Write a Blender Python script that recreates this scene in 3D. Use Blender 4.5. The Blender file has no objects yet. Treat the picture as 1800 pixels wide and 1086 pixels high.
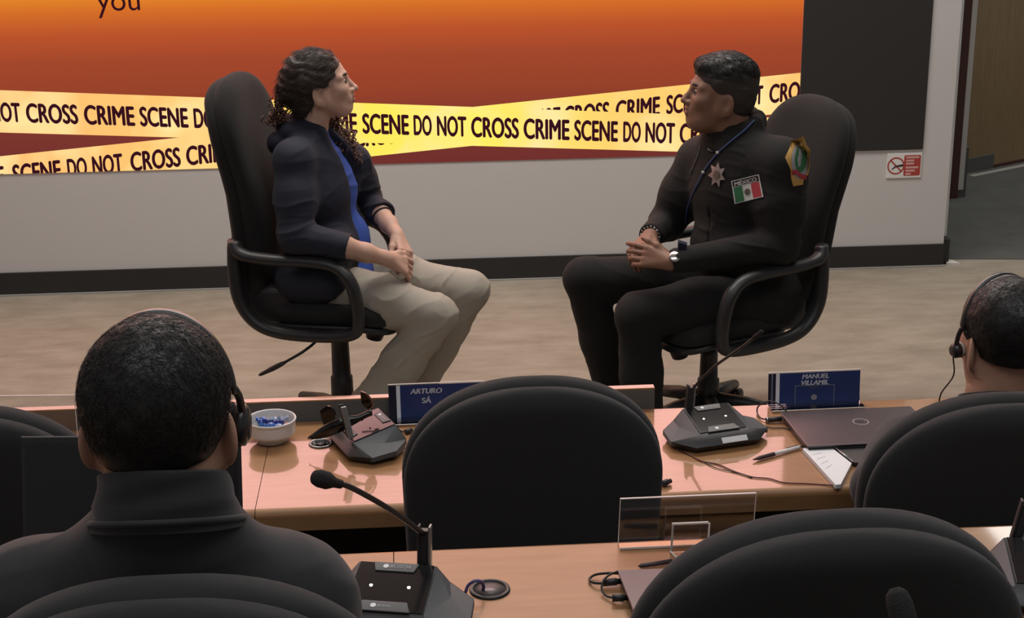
import bpy, math, random
import numpy as np
from mathutils import Vector, Matrix
from mathutils.bvhtree import BVHTree

random.seed(4)
RNG = np.random.default_rng(4)
SC = bpy.context.scene
COL = SC.collection
rad = math.radians

# ------------------------------------------------------------------ camera
FPX = 2700.0
CAM = np.array([0.0, 0.0, 2.2])
_p, _y, _r = rad(18.0), rad(-3.7), rad(-0.76)
FW = np.array([-math.sin(_y) * math.cos(_p), math.cos(_y) * math.cos(_p), -math.sin(_p)])
_rt = np.array([math.cos(_y), math.sin(_y), 0.0])
_up = np.cross(_rt, FW)
RT = _rt * math.cos(_r) + _up * math.sin(_r)
UP = -_rt * math.sin(_r) + _up * math.cos(_r)
cd = bpy.data.cameras.new('camera')
cd.sensor_width = 36.0
cd.lens = FPX / 1800.0 * 36.0
cd.clip_start = 0.05
cam = bpy.data.objects.new('camera', cd)
COL.objects.link(cam)
cam.matrix_world = Matrix(((RT[0], UP[0], -FW[0], CAM[0]), (RT[1], UP[1], -FW[1], CAM[1]),
                           (RT[2], UP[2], -FW[2], CAM[2]), (0, 0, 0, 1)))
SC.camera = cam

# ------------------------------------------------------------------ world, lights, exposure
world = bpy.data.worlds.new('room_ambient')
SC.world = world
world.use_nodes = True
world.node_tree.nodes['Background'].inputs[0].default_value = (1.0, 0.97, 0.95, 1)
world.node_tree.nodes['Background'].inputs[1].default_value = 0.16


def area(name, loc, size, size_y, power, col, rot=(0, 0, 0)):
    l = bpy.data.lights.new(name, 'AREA')
    l.shape = 'RECTANGLE'
    l.size, l.size_y, l.energy, l.color = size, size_y, power, col
    o = bpy.data.objects.new(name, l)
    o.location = loc
    o.rotation_euler = rot
    COL.objects.link(o)
    return o


area('stage_ceiling_light', (0.2, 5.75, 4.3), 4.8, 1.2, 165, (1.0, 0.955, 0.89))
area('audience_ceiling_light', (0.4, 1.4, 4.3), 4.5, 2.0, 55, (0.92, 0.96, 1.0))
area('corridor_fill_light', (4.6, 9.2, 4.3), 2.0, 2.0, 70, (1.0, 0.98, 0.93))  # added lamp without a known fitting, brightens the corridor and tan wall
SC.view_settings.view_transform = 'Standard'
SC.view_settings.look = 'None'
SC.view_settings.exposure = 0.0
SC.view_settings.gamma = 1.0
SC.view_settings.use_curve_mapping = False


# ------------------------------------------------------------------ geometry helpers
def ray(x, y):
    return FW + RT * (x - 900.0) / FPX - UP * (y - 543.0) / FPX


def onz(x, y, z):
    d = ray(x, y)
    return CAM + d * ((z - CAM[2]) / d[2])


def at(x, y, Y):
    d = ray(x, y)
    return CAM + d * ((Y - CAM[1]) / d[1])


def unit(v):
    v = np.asarray(v, float)
    return v / np.linalg.norm(v)


def new_mat(name, col, rough=0.6, metal=0.0, noise=0.0, nscale=40.0, bump=0.0, bscale=200.0, coat=0.0, sheen=0.0,
            emit=None, estr=1.0, spec=0.5, trans=0.0, ior=1.5):
    m = bpy.data.materials.new(name)
    m.use_nodes = True
    nt = m.node_tree
    b = nt.nodes['Principled BSDF']
    b.inputs['Base Color'].default_value = (*col, 1)
    b.inputs['Roughness'].default_value = rough
    b.inputs['Metallic'].default_value = metal
    b.inputs['Coat Weight'].default_value = coat
    b.inputs['Coat Roughness'].default_value = 0.06
    b.inputs['Sheen Weight'].default_value = sheen
    b.inputs['Specular IOR Level'].default_value = spec
    b.inputs['Transmission Weight'].default_value = trans
    b.inputs['IOR'].default_value = ior
    if emit:
        b.inputs['Emission Color'].default_value = (*emit, 1)
        b.inputs['Emission Strength'].default_value = estr
    if noise or bump:
        tc = nt.nodes.new('ShaderNodeTexCoord')
    if noise:
        n = nt.nodes.new('ShaderNodeTexNoise')
        n.inputs['Scale'].default_value = nscale
        n.inputs['Detail'].default_value = 4
        nt.links.new(tc.outputs['Object'], n.inputs['Vector'])
        mx = nt.nodes.new('ShaderNodeMixRGB')
        mx.inputs[1].default_value = (*[c * (1 - noise) for c in col], 1)
        mx.inputs[2].default_value = (*[min(1, c * (1 + noise)) for c in col], 1)
        nt.links.new(n.outputs['Fac'], mx.inputs[0])
        nt.links.new(mx.outputs[0], b.inputs['Base Color'])
    if bump:
        n2 = nt.nodes.new('ShaderNodeTexNoise')
        n2.inputs['Scale'].default_value = bscale
        n2.inputs['Detail'].default_value = 3
        nt.links.new(tc.outputs['Object'], n2.inputs['Vector'])
        bp = nt.nodes.new('ShaderNodeBump')
        bp.inputs['Strength'].default_value = bump
        bp.inputs['Distance'].default_value = 0.004
        nt.links.new(n2.outputs['Fac'], bp.inputs['Height'])
        nt.links.new(bp.outputs['Normal'], b.inputs['Normal'])
    return m


def emit_mat(name, col, strength=1.0):
    m = bpy.data.materials.new(name)
    m.use_nodes = True
    nt = m.node_tree
    nt.nodes.remove(nt.nodes['Principled BSDF'])
    e = nt.nodes.new('ShaderNodeEmission')
    e.inputs[0].default_value = (*col, 1)
    e.inputs[1].default_value = strength
    nt.links.new(e.outputs[0], nt.nodes['Material Output'].inputs[0])
    return m


def link_mesh(name, verts, faces, mats, parent=None, smooth=True, mi=None, world_space=True):
    me = bpy.data.meshes.new(name)
    me.from_pydata([tuple(v) for v in verts], [], [tuple(f) for f in faces])
    if not isinstance(mats, (list, tuple)):
        mats = [mats]
    for m in mats:
        me.materials.append(m)
    if mi is not None:
        me.polygons.foreach_set('material_index', np.asarray(mi, dtype=np.int32))
    me.polygons.foreach_set('use_smooth', np.full(len(me.polygons), bool(smooth)))
    me.update()
    o = bpy.data.objects.new(name, me)
    COL.objects.link(o)
    if parent is not None:
        o.parent = parent
        if world_space:
            o.matrix_parent_inverse = root_matrix(parent).inverted()
    return o


def root_matrix(o):
    m = Matrix.Translation(o.location) @ o.rotation_euler.to_matrix().to_4x4()
    if o.parent is not None:
        m = root_matrix(o.parent) @ o.matrix_parent_inverse @ m
    return m


def tag(o, label, cat=None, group=None, kind=None):
    if label:
        o['label'] = label
    if cat:
        o['category'] = cat
    if group:
        o['group'] = group
    if kind:
        o['kind'] = kind
    return o


def thing(name, label, cat, loc=(0, 0, 0), rz=0.0, group=None):
    o = bpy.data.objects.new(name, None)
    o.empty_display_size = 0.05
    COL.objects.link(o)
    o.location = tuple(loc)
    o.rotation_euler = (0, 0, rz)
    return tag(o, label, cat, group)


def copy_tree(o, parent=None):
    kids = list(o.children)
    c = o.copy()
    COL.objects.link(c)
    if parent is not None:
        c.parent = parent
        c.matrix_parent_inverse = o.matrix_parent_inverse.copy()
    for k in kids:
        copy_tree(k, c)
    return c


class MB:
    def __init__(self):
        self.v, self.f, self.m, self.cur = [], [], [], 0

    def add(self, verts, faces):
        n = len(self.v)
        self.v += [tuple(map(float, p)) for p in verts]
        for f in faces:
            self.f.append(tuple(i + n for i in f))
            self.m.append(self.cur)
        return self

    def hexa(self, c8):
        # bottom 4 (ccw seen from above) then top 4
        return self.add(c8, [(3, 2, 1, 0), (4, 5, 6, 7), (0, 1, 5, 4), (1, 2, 6, 5), (2, 3, 7, 6), (3, 0, 4, 7)])

    def box(self, lo, hi):
        (a, b, c), (d, e, g) = lo, hi
        return self.hexa([(a, b, c), (d, b, c), (d, e, c), (a, e, c), (a, b, g), (d, b, g), (d, e, g), (a, e, g)])

    def obox(self, o, ax, ay, az):
        """box from corner o with edge vectors ax, ay, az"""
        o, ax, ay, az = [np.asarray(q, float) for q in (o, ax, ay, az)]
        return self.hexa([o, o + ax, o + ax + ay, o + ay, o + az, o + ax + az, o + ax + ay + az, o + ay + az])

    def prism(self, pts, off):
        n = len(pts)
        pts = [np.asarray(p, float) for p in pts]
        off = np.asarray(off, float)
        vs = pts + [p + off for p in pts]
        return self.add(vs, [tuple(reversed(range(n))), tuple(range(n, 2 * n))] +
                        [(i, (i + 1) % n, n + (i + 1) % n, n + i) for i in range(n)])

    def tube(self, path, r, n=8, closed=False, flat=None, caps=True):
        """swept round tube; r scalar or list; flat=(axis, factor) squashes the section along axis"""
        P = [np.asarray(p, float) for p in path]
        N = len(P)
        R = [r] * N if np.isscalar(r) else list(r)
        rings = []
        prev = None
        for i in range(N):
            if closed:
                t = unit(P[(i + 1) % N] - P[i - 1])
            else:
                t = unit(P[min(i + 1, N - 1)] - P[max(i - 1, 0)])
            if prev is None:
                a = np.array([0, 0, 1.0]) if abs(t[2]) < 0.9 else np.array([1.0, 0, 0])
                u = unit(np.cross(t, a))
            else:
                u = prev - t * np.dot(prev, t)
                u = unit(u)
            prev = u
            w = np.cross(t, u)
            ring = []
            for k in range(n):
                a = 2 * math.pi * k / n
                q = (u * math.cos(a) + w * math.sin(a)) * R[i]
                if flat is not None:
                    ax = np.asarray(flat[0], float)
                    q = q + ax * np.dot(q, ax) * (flat[1] - 1)
                ring.append(P[i] + q)
            rings.append(ring)
        vs = [p for ring in rings for p in ring]
        fs = []
        for i in range(N if closed else N - 1):
            j = (i + 1) % N
            for k in range(n):
                k2 = (k + 1) % n
                fs.append((i * n + k, i * n + k2, j * n + k2, j * n + k))
        if not closed and caps:
            fs.append(tuple(reversed(range(n))))
            fs.append(tuple((N - 1) * n + k for k in range(n)))
        return self.add(vs, fs)

    def lathe(self, prof, o=(0, 0, 0), n=40, ax=None):
        """prof list of (r, z) turned about the axis through o"""
        o = np.asarray(o, float)
        if ax is None:
            X, Yv, Z = np.eye(3)
        else:
            Z = unit(ax)
            X = unit(np.cross(Z, [0.3, 0.9, 0.2]))
            Yv = np.cross(Z, X)
        vs, fs = [], []
        for r, z in prof:
            for k in range(n):
                a = 2 * math.pi * k / n
                vs.append(o + X * r * math.cos(a) + Yv * r * math.sin(a) + Z * z)
        for i in range(len(prof) - 1):
            for k in range(n):
                k2 = (k + 1) % n
                fs.append((i * n + k, i * n + k2, (i + 1) * n + k2, (i + 1) * n + k))
        if prof[0][0] > 1e-6:
            fs.append(tuple(reversed(range(n))))
        if prof[-1][0] > 1e-6:
            fs.append(tuple((len(prof) - 1) * n + k for k in range(n)))
        return self.add(vs, fs)

    def grid(self, fn, nu, nv, close_u=False):
        vs = [fn(i / (nu if close_u else nu - 1), j / (nv - 1)) for j in range(nv) for i in range(nu)]
        fs = []
        for j in range(nv - 1):
            for i in range(nu if close_u else nu - 1):
                i2 = (i + 1) % nu
                fs.append((j * nu + i, j * nu + i2, (j + 1) * nu + i2, (j + 1) * nu + i))
        return self.add(vs, fs)

    def build(self, name, mats, parent=None, smooth=False, bevel=0.0, world_space=True, subsurf=0, seg=2, angle=None):
        o = link_mesh(name, self.v, self.f, mats, parent, smooth, self.m if any(self.m) else None, world_space)
        if bevel:
            b = o.modifiers.new('bevel', 'BEVEL')
            b.width, b.segments, b.limit_method = bevel, seg, 'ANGLE'
            b.angle_limit = rad(35)
            o.data.polygons.foreach_set('use_smooth', np.ones(len(o.data.polygons), bool))
            w = o.modifiers.new('wn', 'WEIGHTED_NORMAL')
            w.keep_sharp = True
        if subsurf:
            s = o.modifiers.new('sub', 'SUBSURF')
            s.levels = s.render_levels = subsurf
        return o


def spline(pts, n=8):
    P = [np.asarray(p, float) for p in pts]
    P = [2 * P[0] - P[1]] + P + [2 * P[-1] - P[-2]]
    out = []
    for i in range(1, len(P) - 2):
        for k in range(n):
            t = k / n
            a, b, c, d = P[i - 1], P[i], P[i + 1], P[i + 2]
            out.append(0.5 * (2 * b + (c - a) * t + (2 * a - 5 * b + 4 * c - d) * t * t + (3 * b - a - 3 * c + d) * t ** 3))
    out.append(P[-2])
    return out


def text_verts(txt, fat=0.0):
    """flat triangulated lettering; returns verts normalised to a unit box, faces, aspect"""
    cu = bpy.data.curves.new('lettering_source', 'FONT')
    cu.body = txt
    cu.resolution_u = 5
    o = bpy.data.objects.new('lettering_source', cu)
    COL.objects.link(o)
    dg = bpy.context.evaluated_depsgraph_get()
    me = bpy.data.meshes.new_from_object(o.evaluated_get(dg))
    vs = np.array([v.co[:] for v in me.vertices])
    fs = [tuple(p.vertices) for p in me.polygons]
    bpy.data.objects.remove(o)
    bpy.data.curves.remove(cu)
    bpy.data.meshes.remove(me)
    lo, hi = vs.min(0), vs.max(0)
    w, h = hi[0] - lo[0], hi[1] - lo[1]
    q = (vs[:, :2] - lo[:2])
    if fat:
        # bolder strokes: overlapping shifted copies
        n, uvs, fss = len(q), [], []
        for k, (dx, dy) in enumerate(((-1, 0), (1, 0), (0, 0.55), (0, -0.55), (0, 0))):
            uvs.append(q + np.array([dx, dy]) * fat * h)
            fss += [tuple(i + k * n for i in f) for f in fs]
        q = np.concatenate(uvs)
        q -= q.min(0)
        fs = fss
        w, h = q.max(0)
    return q / [w, h], fs, w / h


def clip_poly(poly, a, b, c):
    """keep a*x+b*y>=c"""
    out = []
    for i in range(len(poly)):
        p, q = poly[i], poly[(i + 1) % len(poly)]
        dp, dq = a * p[0] + b * p[1] - c, a * q[0] + b * q[1] - c
        if dp >= 0:
            out.append(p)
        if dp * dq < 0:
            t = dp / (dp - dq)
            out.append((p[0] + (q[0] - p[0]) * t, p[1] + (q[1] - p[1]) * t))
    return out


# ------------------------------------------------------------------ signed-distance bodies
def vnoise(p, seed=0):
    p = np.asarray(p, np.float64)
    i = np.floor(p).astype(np.int64)
    f = p - i
    f = f * f * (3 - 2 * f)

    def h(ix, iy, iz):
        n = (ix * 374761393 + iy * 668265263 + iz * 2147483647 + seed * 1274126177) & 0xFFFFFFFF
        n = ((n ^ (n >> 13)) * 1274126177) & 0xFFFFFFFF
        n = n ^ (n >> 16)
        return (n & 0xFFFF) / 32767.5 - 1
    r = 0
    for dx in (0, 1):
        for dy in (0, 1):
            for dz in (0, 1):
                w = (f[:, 0] if dx else 1 - f[:, 0]) * (f[:, 1] if dy else 1 - f[:, 1]) * (f[:, 2] if dz else 1 - f[:, 2])
                r = r + w * h(i[:, 0] + dx, i[:, 1] + dy, i[:, 2] + dz)
    return r


class SDF:
    def __init__(self):
        self.ops = []

    def _push(self, mode, lo, hi, fn, k):
        self.ops.append((mode, np.asarray(lo, float), np.asarray(hi, float), fn, k))
        return self

    def cone(self, a, b, ra, rb=None, k=0.02, mode='add', flat=None):
        a, b = np.asarray(a, float), np.asarray(b, float)
        rb = ra if rb is None else rb
        ba = b - a
        L2 = max(float(ba @ ba), 1e-12)
        m = max(ra, rb) * (1 if flat is None else max(1, flat[1]))

        def fn(p):
            q = p - a
            if flat is not None:
                ax = np.asarray(flat[0], np.float32)
                q = q + (q @ ax)[:, None] * ax * (1 / flat[1] - 1)
                bb = ba + (ba @ ax) * ax * (1 / flat[1] - 1)
                l2 = max(float(bb @ bb), 1e-12)
            else:
                bb, l2 = ba, L2
            t = np.clip((q @ bb.astype(np.float32)) / l2, 0, 1)
            d = np.sqrt(((q - t[:, None] * bb.astype(np.float32)) ** 2).sum(1)) - (ra + (rb - ra) * t)
            if flat is not None and flat[1] < 1:
                d = d * max(flat[1], 0.6)
            return d
        return self._push(mode, np.minimum(a, b) - m, np.maximum(a, b) + m, fn, k)

    def chain(self, pts, rs, k=0.02, **kw):
        for i in range(len(pts) - 1):
            self.cone(pts[i], pts[i + 1], rs[i], rs[i + 1], k, **kw)
        return self

    def ell(self, c, r, axes=None, k=0.02, mode='add'):
        c, r = np.asarray(c, float), np.asarray(r, float)
        A = np.eye(3) if axes is None else np.array([unit(v) for v in axes])
        m = r.max()

        def fn(p):
            q = (p - c) @ A.T.astype(np.float32)
            k0 = np.sqrt(((q / r) ** 2).sum(1))
            k1 = np.sqrt(((q / (r * r)) ** 2).sum(1))
            return np.where(k0 < 1e-6, -r.min(), k0 * (k0 - 1) / np.maximum(k1, 1e-6))
        return self._push(mode, c - m, c + m, fn, k)

    def rbox(self, c, h, axes=None, rnd=0.01, k=0.02, mode='add'):
        c, h = np.asarray(c, float), np.asarray(h, float)
        A = np.eye(3) if axes is None else np.array([unit(v) for v in axes])
        m = np.linalg.norm(h)

        def fn(p):
            q = np.abs((p - c) @ A.T.astype(np.float32)) - (h - rnd)
            return np.sqrt((np.maximum(q, 0) ** 2).sum(1)) + np.minimum(q.max(1), 0) - rnd
        return self._push(mode, c - m, c + m, fn, k)

    def plane(self, o, n, k=0.004):
        """cut away the side the normal points to"""
        o, n = np.asarray(o, float), unit(n)
        return self._push('cut', np.full(3, -99.), np.full(3, 99.), lambda p: (p - o) @ n.astype(np.float32), k)

    def solve(self, h):
        adds = [o for o in self.ops if o[0] == 'add']
        lo = np.min([o[1] for o in adds], 0) - 4 * h
        hi = np.max([o[2] for o in adds], 0) + 4 * h
        N = np.ceil((hi - lo) / h).astype(int) + 1
        ax = [(lo[i] + h * np.arange(N[i])).astype(np.float32) for i in range(3)]
        D = np.full(tuple(N), 1.0, np.float32)
        for mode, a, b, fn, k in self.ops:
            pad = k + 3 * h
            s = [slice(max(0, int((a[i] - pad - lo[i]) / h)), min(N[i], int((b[i] + pad - lo[i]) / h) + 2)) for i in range(3)]
            if any(q.start >= q.stop for q in s):
                continue
            G = np.stack(np.meshgrid(ax[0][s[0]], ax[1][s[1]], ax[2][s[2]], indexing='ij'), -1)
            sh = G.shape[:3]
            d = fn(G.reshape(-1, 3)).reshape(sh).astype(np.float32)
            c = D[s[0], s[1], s[2]]
            k = max(k, 1e-5)
            if mode == 'add':
                hh = np.maximum(k - np.abs(c - d), 0) / k
                D[s[0], s[1], s[2]] = np.minimum(c, d) - hh * hh * k * 0.25
            else:
                if mode == 'sub':
                    d = -d
                hh = np.maximum(k - np.abs(c - d), 0) / k
                D[s[0], s[1], s[2]] = np.maximum(c, d) + hh * hh * k * 0.25
        return D, lo, h


def surface_nets(D, lo, h):
    I = D < 0
    cnt = np.zeros(tuple(np.array(D.shape) - 1), np.uint8)
    C = [(i, j, k) for i in (0, 1) for j in (0, 1) for k in (0, 1)]
    n = D.shape
    for (i, j, k) in C:
        cnt += I[i:n[0] - 1 + i, j:n[1] - 1 + j, k:n[2] - 1 + k]
    act = (cnt > 0) & (cnt < 8)
    cells = np.argwhere(act)
    idx = np.full(act.shape, -1, np.int32)
    idx[act] = np.arange(len(cells))
    vals = np.stack([D[cells[:, 0] + i, cells[:, 1] + j, cells[:, 2] + k] for (i, j, k) in C], 1)
    acc = np.zeros((len(cells), 3))
    num = np.zeros(len(cells))
    CA = np.array(C, float)
    for a in range(8):
        for b in range(a + 1, 8):
            if np.abs(CA[a] - CA[b]).sum() != 1:
                continue
            va, vb = vals[:, a], vals[:, b]
            m = (va < 0) != (vb < 0)
            t = np.where(m, va / np.where(va - vb == 0, 1, va - vb), 0)
            acc += np.where(m[:, None], CA[a] + (CA[b] - CA[a]) * t[:, None], 0)
            num += m
    V = (cells + acc / num[:, None]) * h + lo
    F = []
    for axis in range(3):
        o1, o2 = [(1, 2), (2, 0), (0, 1)][axis]
        sl0 = [slice(None)] * 3
        sl1 = [slice(None)] * 3
        sl0[axis] = slice(0, -1)
        sl1[axis] = slice(1, None)
        A, B = I[tuple(sl0)], I[tuple(sl1)]
        e = np.argwhere(A != B)
        e = e[(e[:, o1] > 0) & (e[:, o2] > 0) & (e[:, o1] < n[o1] - 1) & (e[:, o2] < n[o2] - 1)]
        ins = A[e[:, 0], e[:, 1], e[:, 2]]

        def cell(d1, d2):
            q = e.copy()
            q[:, o1] -= d1
            q[:, o2] -= d2
            return idx[q[:, 0], q[:, 1], q[:, 2]]
        q = np.stack([cell(1, 1), cell(0, 1), cell(0, 0), cell(1, 0)], 1)
        q[~ins] = q[~ins][:, ::-1]
        F.append(q)
    F = np.concatenate(F)
    F = F[(F >= 0).all(1)]
    return V, F


def vert_normals(V, F):
    n = np.cross(V[F[:, 2]] - V[F[:, 0]], V[F[:, 3]] - V[F[:, 1]])
    N = np.zeros_like(V)
    for i in range(4):
        np.add.at(N, F[:, i], n)
    return N / np.maximum(np.linalg.norm(N, axis=1), 1e-9)[:, None]


def sdf_object(name, S, h, mats, parent, disp=None, matfn=None, more=()):
    """mesh one or several SDFs into one object"""
    VV, FF, off = [], [], 0
    for s_, h_ in [(S, h)] + list(more):
        V, F = surface_nets(*s_.solve(h_))
        if disp is not None:
            Nn = vert_normals(V, F)
            V = V + Nn * disp(V, Nn)[:, None]
        VV.append(V)
        FF.append(F + off)
        off += len(V)
    V, F = np.concatenate(VV), np.concatenate(FF)
    me = bpy.data.meshes.new(name)
    me.vertices.add(len(V))
    me.vertices.foreach_set('co', V.astype(np.float32).ravel())
    me.loops.add(4 * len(F))
    me.loops.foreach_set('vertex_index', F.astype(np.int32).ravel())
    me.polygons.add(len(F))
    me.polygons.foreach_set('loop_start', np.arange(0, 4 * len(F), 4, dtype=np.int32))
    if not isinstance(mats, (list, tuple)):
        mats = [mats]
    for m in mats:
        me.materials.append(m)
    if matfn is not None:
        me.polygons.foreach_set('material_index', matfn(V[F].mean(1)).astype(np.int32))
    me.polygons.foreach_set('use_smooth', np.ones(len(F), bool))
    me.update(calc_edges=True)
    o = bpy.data.objects.new(name, me)
    COL.objects.link(o)
    o.parent = parent
    o.matrix_parent_inverse = root_matrix(parent).inverted()
    o['_'] = 0
    del o['_']
    return o, V, F


class Frame:
    """local frame: x forward, y left, z up"""
    def __init__(self, o, fwd, up, s=1.0):
        self.o = np.asarray(o, float)
        self.x = unit(fwd)
        self.y = unit(np.cross(up, self.x))
        self.z = np.cross(self.x, self.y)
        self.s = s
        self.axes = [self.x, self.y, self.z]

    def p(self, x, y, z):
        return self.o + self.s * (self.x * x + self.y * y + self.z * z)

    def loc(self, P):
        q = (np.asarray(P) - self.o) / self.s
        return np.stack([q @ self.x, q @ self.y, q @ self.z], -1)


def head_sdf(S, f, fem=False, neck_to=None, neck_r=0.056, flare=0.42):
    s = f.s
    e = lambda c, r, k=0.015, mode='add': S.ell(f.p(*c), np.array(r) * s, f.axes, k * s, mode)
    c = lambda a, b, ra, rb=None, k=0.015, mode='add': S.cone(f.p(*a), f.p(*b), ra * s, (ra if rb is None else rb) * s, k * s, mode)
    w = 0.95 if fem else 1.0
    e((-0.012, 0, 0.032), (0.098, 0.076, 0.088))
    e((0.030, 0, -0.02), (0.066, 0.064 * w, 0.085), 0.03)
    e((0.040, 0, -0.060), (0.050, 0.048 * w, 0.055), 0.03)
    e((0.066, 0, -0.100), (0.026, 0.026 * w, 0.020), 0.03)
    for t in (1, -1):
        c((0.005, t * 0.056 * w, -0.055), (0.058, t * 0.020, -0.104), 0.017, 0.014, 0.03)
        c((0.004, t * 0.058 * w, -0.02), (0.005, t * 0.056 * w, -0.058), 0.018, 0.016, 0.02)
        c((0.086, t * 0.012, 0.014), (0.072, t * 0.046, 0.012), 0.009, 0.009, 0.018)
        e((0.064, t * 0.042, -0.030), (0.024, 0.022, 0.022), 0.022)
        e((0.100, t * 0.031, -0.006), (0.018, 0.016, 0.011), 0.010, 'sub')
        e((0.080, t * 0.031, -0.0065), (0.0098, 0.017, 0.0095), 0.004)
    # nose
    c((0.090, 0, 0.004), (0.113, 0, -0.036), 0.0075, 0.0105, 0.012)
    e((0.114, 0, -0.040), (0.011, 0.012, 0.009), 0.008)
    for t in (1, -1):
        e((0.101, t * 0.013, -0.043), (0.012, 0.008, 0.008), 0.006)
        e((0.107, t * 0.007, -0.050), (0.006, 0.004, 0.004), 0.003, 'sub')
    # mouth
    e((0.084, 0, -0.066), (0.018, 0.030, 0.020), 0.018)
    c((0.101, -0.012, -0.064), (0.101, 0.012, -0.064), 0.0072, 0.0072, 0.006)
    c((0.099, -0.010, -0.077), (0.099, 0.010, -0.077), 0.0078, 0.0078, 0.006)
    c((0.106, -0.020, -0.070), (0.106, 0.020, -0.070), 0.0025, 0.0025, 0.003, 'sub')
    # ears
    for t in (1, -1):
        S.ell(f.p(-0.012, t * (0.073 + 0.016 * flare) * w, -0.030), np.array((0.021, 0.008, 0.035)) * s,
              [f.x * 0.88 - f.y * t * flare, f.y * t * 0.88 + f.x * flare, f.z], 0.008 * s)
        S.ell(f.p(-0.006, t * 0.088 * w, -0.026), np.array((0.012, 0.007, 0.021)) * s,
              [f.x * 0.88 - f.y * t * flare, f.y * t * 0.88 + f.x * flare, f.z], 0.005 * s, 'sub')
        e((-0.006, t * 0.076 * w, -0.058), (0.009, 0.006, 0.010), 0.006)
    if neck_to is not None:
        S.cone(f.p(-0.025, 0, -0.055), neck_to, neck_r * s, neck_r * 1.08 * s, 0.03 * s)


def eye_parts(f, parent, iris):
    for t in (1, -1):
        m = MB()
        m.cur = 0
        o = f.p(0.080, t * 0.031, -0.006)
        ax = unit(f.x + f.y * t * 0.05)
        R = 0.0128 * f.s
        prof = [(R * math.sin(a), -R * math.cos(a)) for a in np.linspace(0.001, math.pi - 0.72, 14)]
        m.lathe(prof, o, 20, ax)
        m.cur = 1
        prof = [(R * math.sin(a) * 1.003, -R * math.cos(a) * 1.003) for a in np.linspace(math.pi - 0.72, math.pi - 0.001, 6)]
        m.lathe(prof, o, 20, ax)
        m.build('eye', [MAT['eye_white'], iris], parent, True)
        la_ = MB()
        pl_ = [f.p(0.0795 + 0.0142 * math.cos(q), t * (0.031 + 0.0142 * math.sin(q)), -0.0005 - 0.0025 * abs(math.sin(q))) for q in np.linspace(-0.9, 1.1, 12)]
        la_.tube(pl_, 0.0016 * f.s, 6)
        la_.build('eyelashes', MAT['hair_black'], parent, True)
        b = MB()
        pts = spline([f.p(0.097, t * 0.012, 0.014), f.p(0.096, t * 0.026, 0.019), f.p(0.086, t * 0.040, 0.018), f.p(0.075, t * 0.049, 0.012)], 5)
        b.tube(pts, [0.0032 * f.s * (0.6 + 0.6 * math.sin(math.pi * i / (len(pts) - 1))) for i in range(len(pts))], 6, flat=(f.z, 1.3))
        b.build('eyebrow', MAT['hair_black'], parent, True)


def hand_sdf(S, W, fwd, nrm, thumb_side, curls, sc=1.0, spread=0.05, thumb=(0.7, 0.6, -0.3), k=0.006):
    """W wrist, fwd towards knuckles, nrm back-of-hand normal, thumb_side unit towards thumb, curls = per finger bend (rad)"""
    W = np.asarray(W, float)
    f = unit(fwd)
    s = np.asarray(thumb_side, float)
    s = unit(s - f * (s @ f))
    n = np.cross(f, s)
    if n @ np.asarray(nrm) < 0:
        n = -n
    P = lambda a, b, c: W + sc * (f * a + s * b + n * c)
    S.cone(P(-0.01, 0, 0), P(0.025, 0, 0), 0.024 * sc, 0.022 * sc, 0.015, flat=(n, 0.75))
    for b0, b1 in ((0.012, 0.028), (0.004, 0.010), (-0.006, -0.009), (-0.012, -0.026)):
        S.cone(P(0.012, b0, 0), P(0.083, b1, 0.002), 0.0135 * sc, 0.0105 * sc, 0.012)
    lens = [(0.040, 0.024, 0.020), (0.044, 0.028, 0.021), (0.041, 0.026, 0.021), (0.032, 0.020, 0.018)]
    bs = [0.029, 0.010, -0.010, -0.028]
    tips = []
    for i in range(4):
        p = P(0.085, bs[i], 0.001)
        d = unit(f + s * spread * (1.5 - i))
        a = curls[i]
        rr = [0.0098, 0.0090, 0.0082, 0.0068]
        if i == 3:
            rr = [q * 0.86 for q in rr]
        tot = 0.0
        for j in range(3):
            tot += a * (0.8, 1.1, 0.7)[j]
            dd = d * math.cos(tot) - n * math.sin(tot)
            q = p + dd * lens[i][j] * sc
            S.cone(p, q, rr[j] * sc, rr[j + 1] * sc, k * 0.6)
            p = q
        tips.append(p)
    p0 = P(0.022, 0.022, -0.006)
    td = unit(f * thumb[1] + s * thumb[0] + n * thumb[2])
    p1 = p0 + td * 0.038 * sc
    td2 = unit(td * 0.75 + f * 0.5 - n * 0.25)
    p2 = p1 + td2 * 0.032 * sc
    p3 = p2 + unit(td2 + f * 0.3 - n * 0.2) * 0.024 * sc
    S.chain([p0, p1, p2, p3], [0.0145 * sc, 0.0115 * sc, 0.0105 * sc, 0.0078 * sc], 0.008)
    return tips


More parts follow.
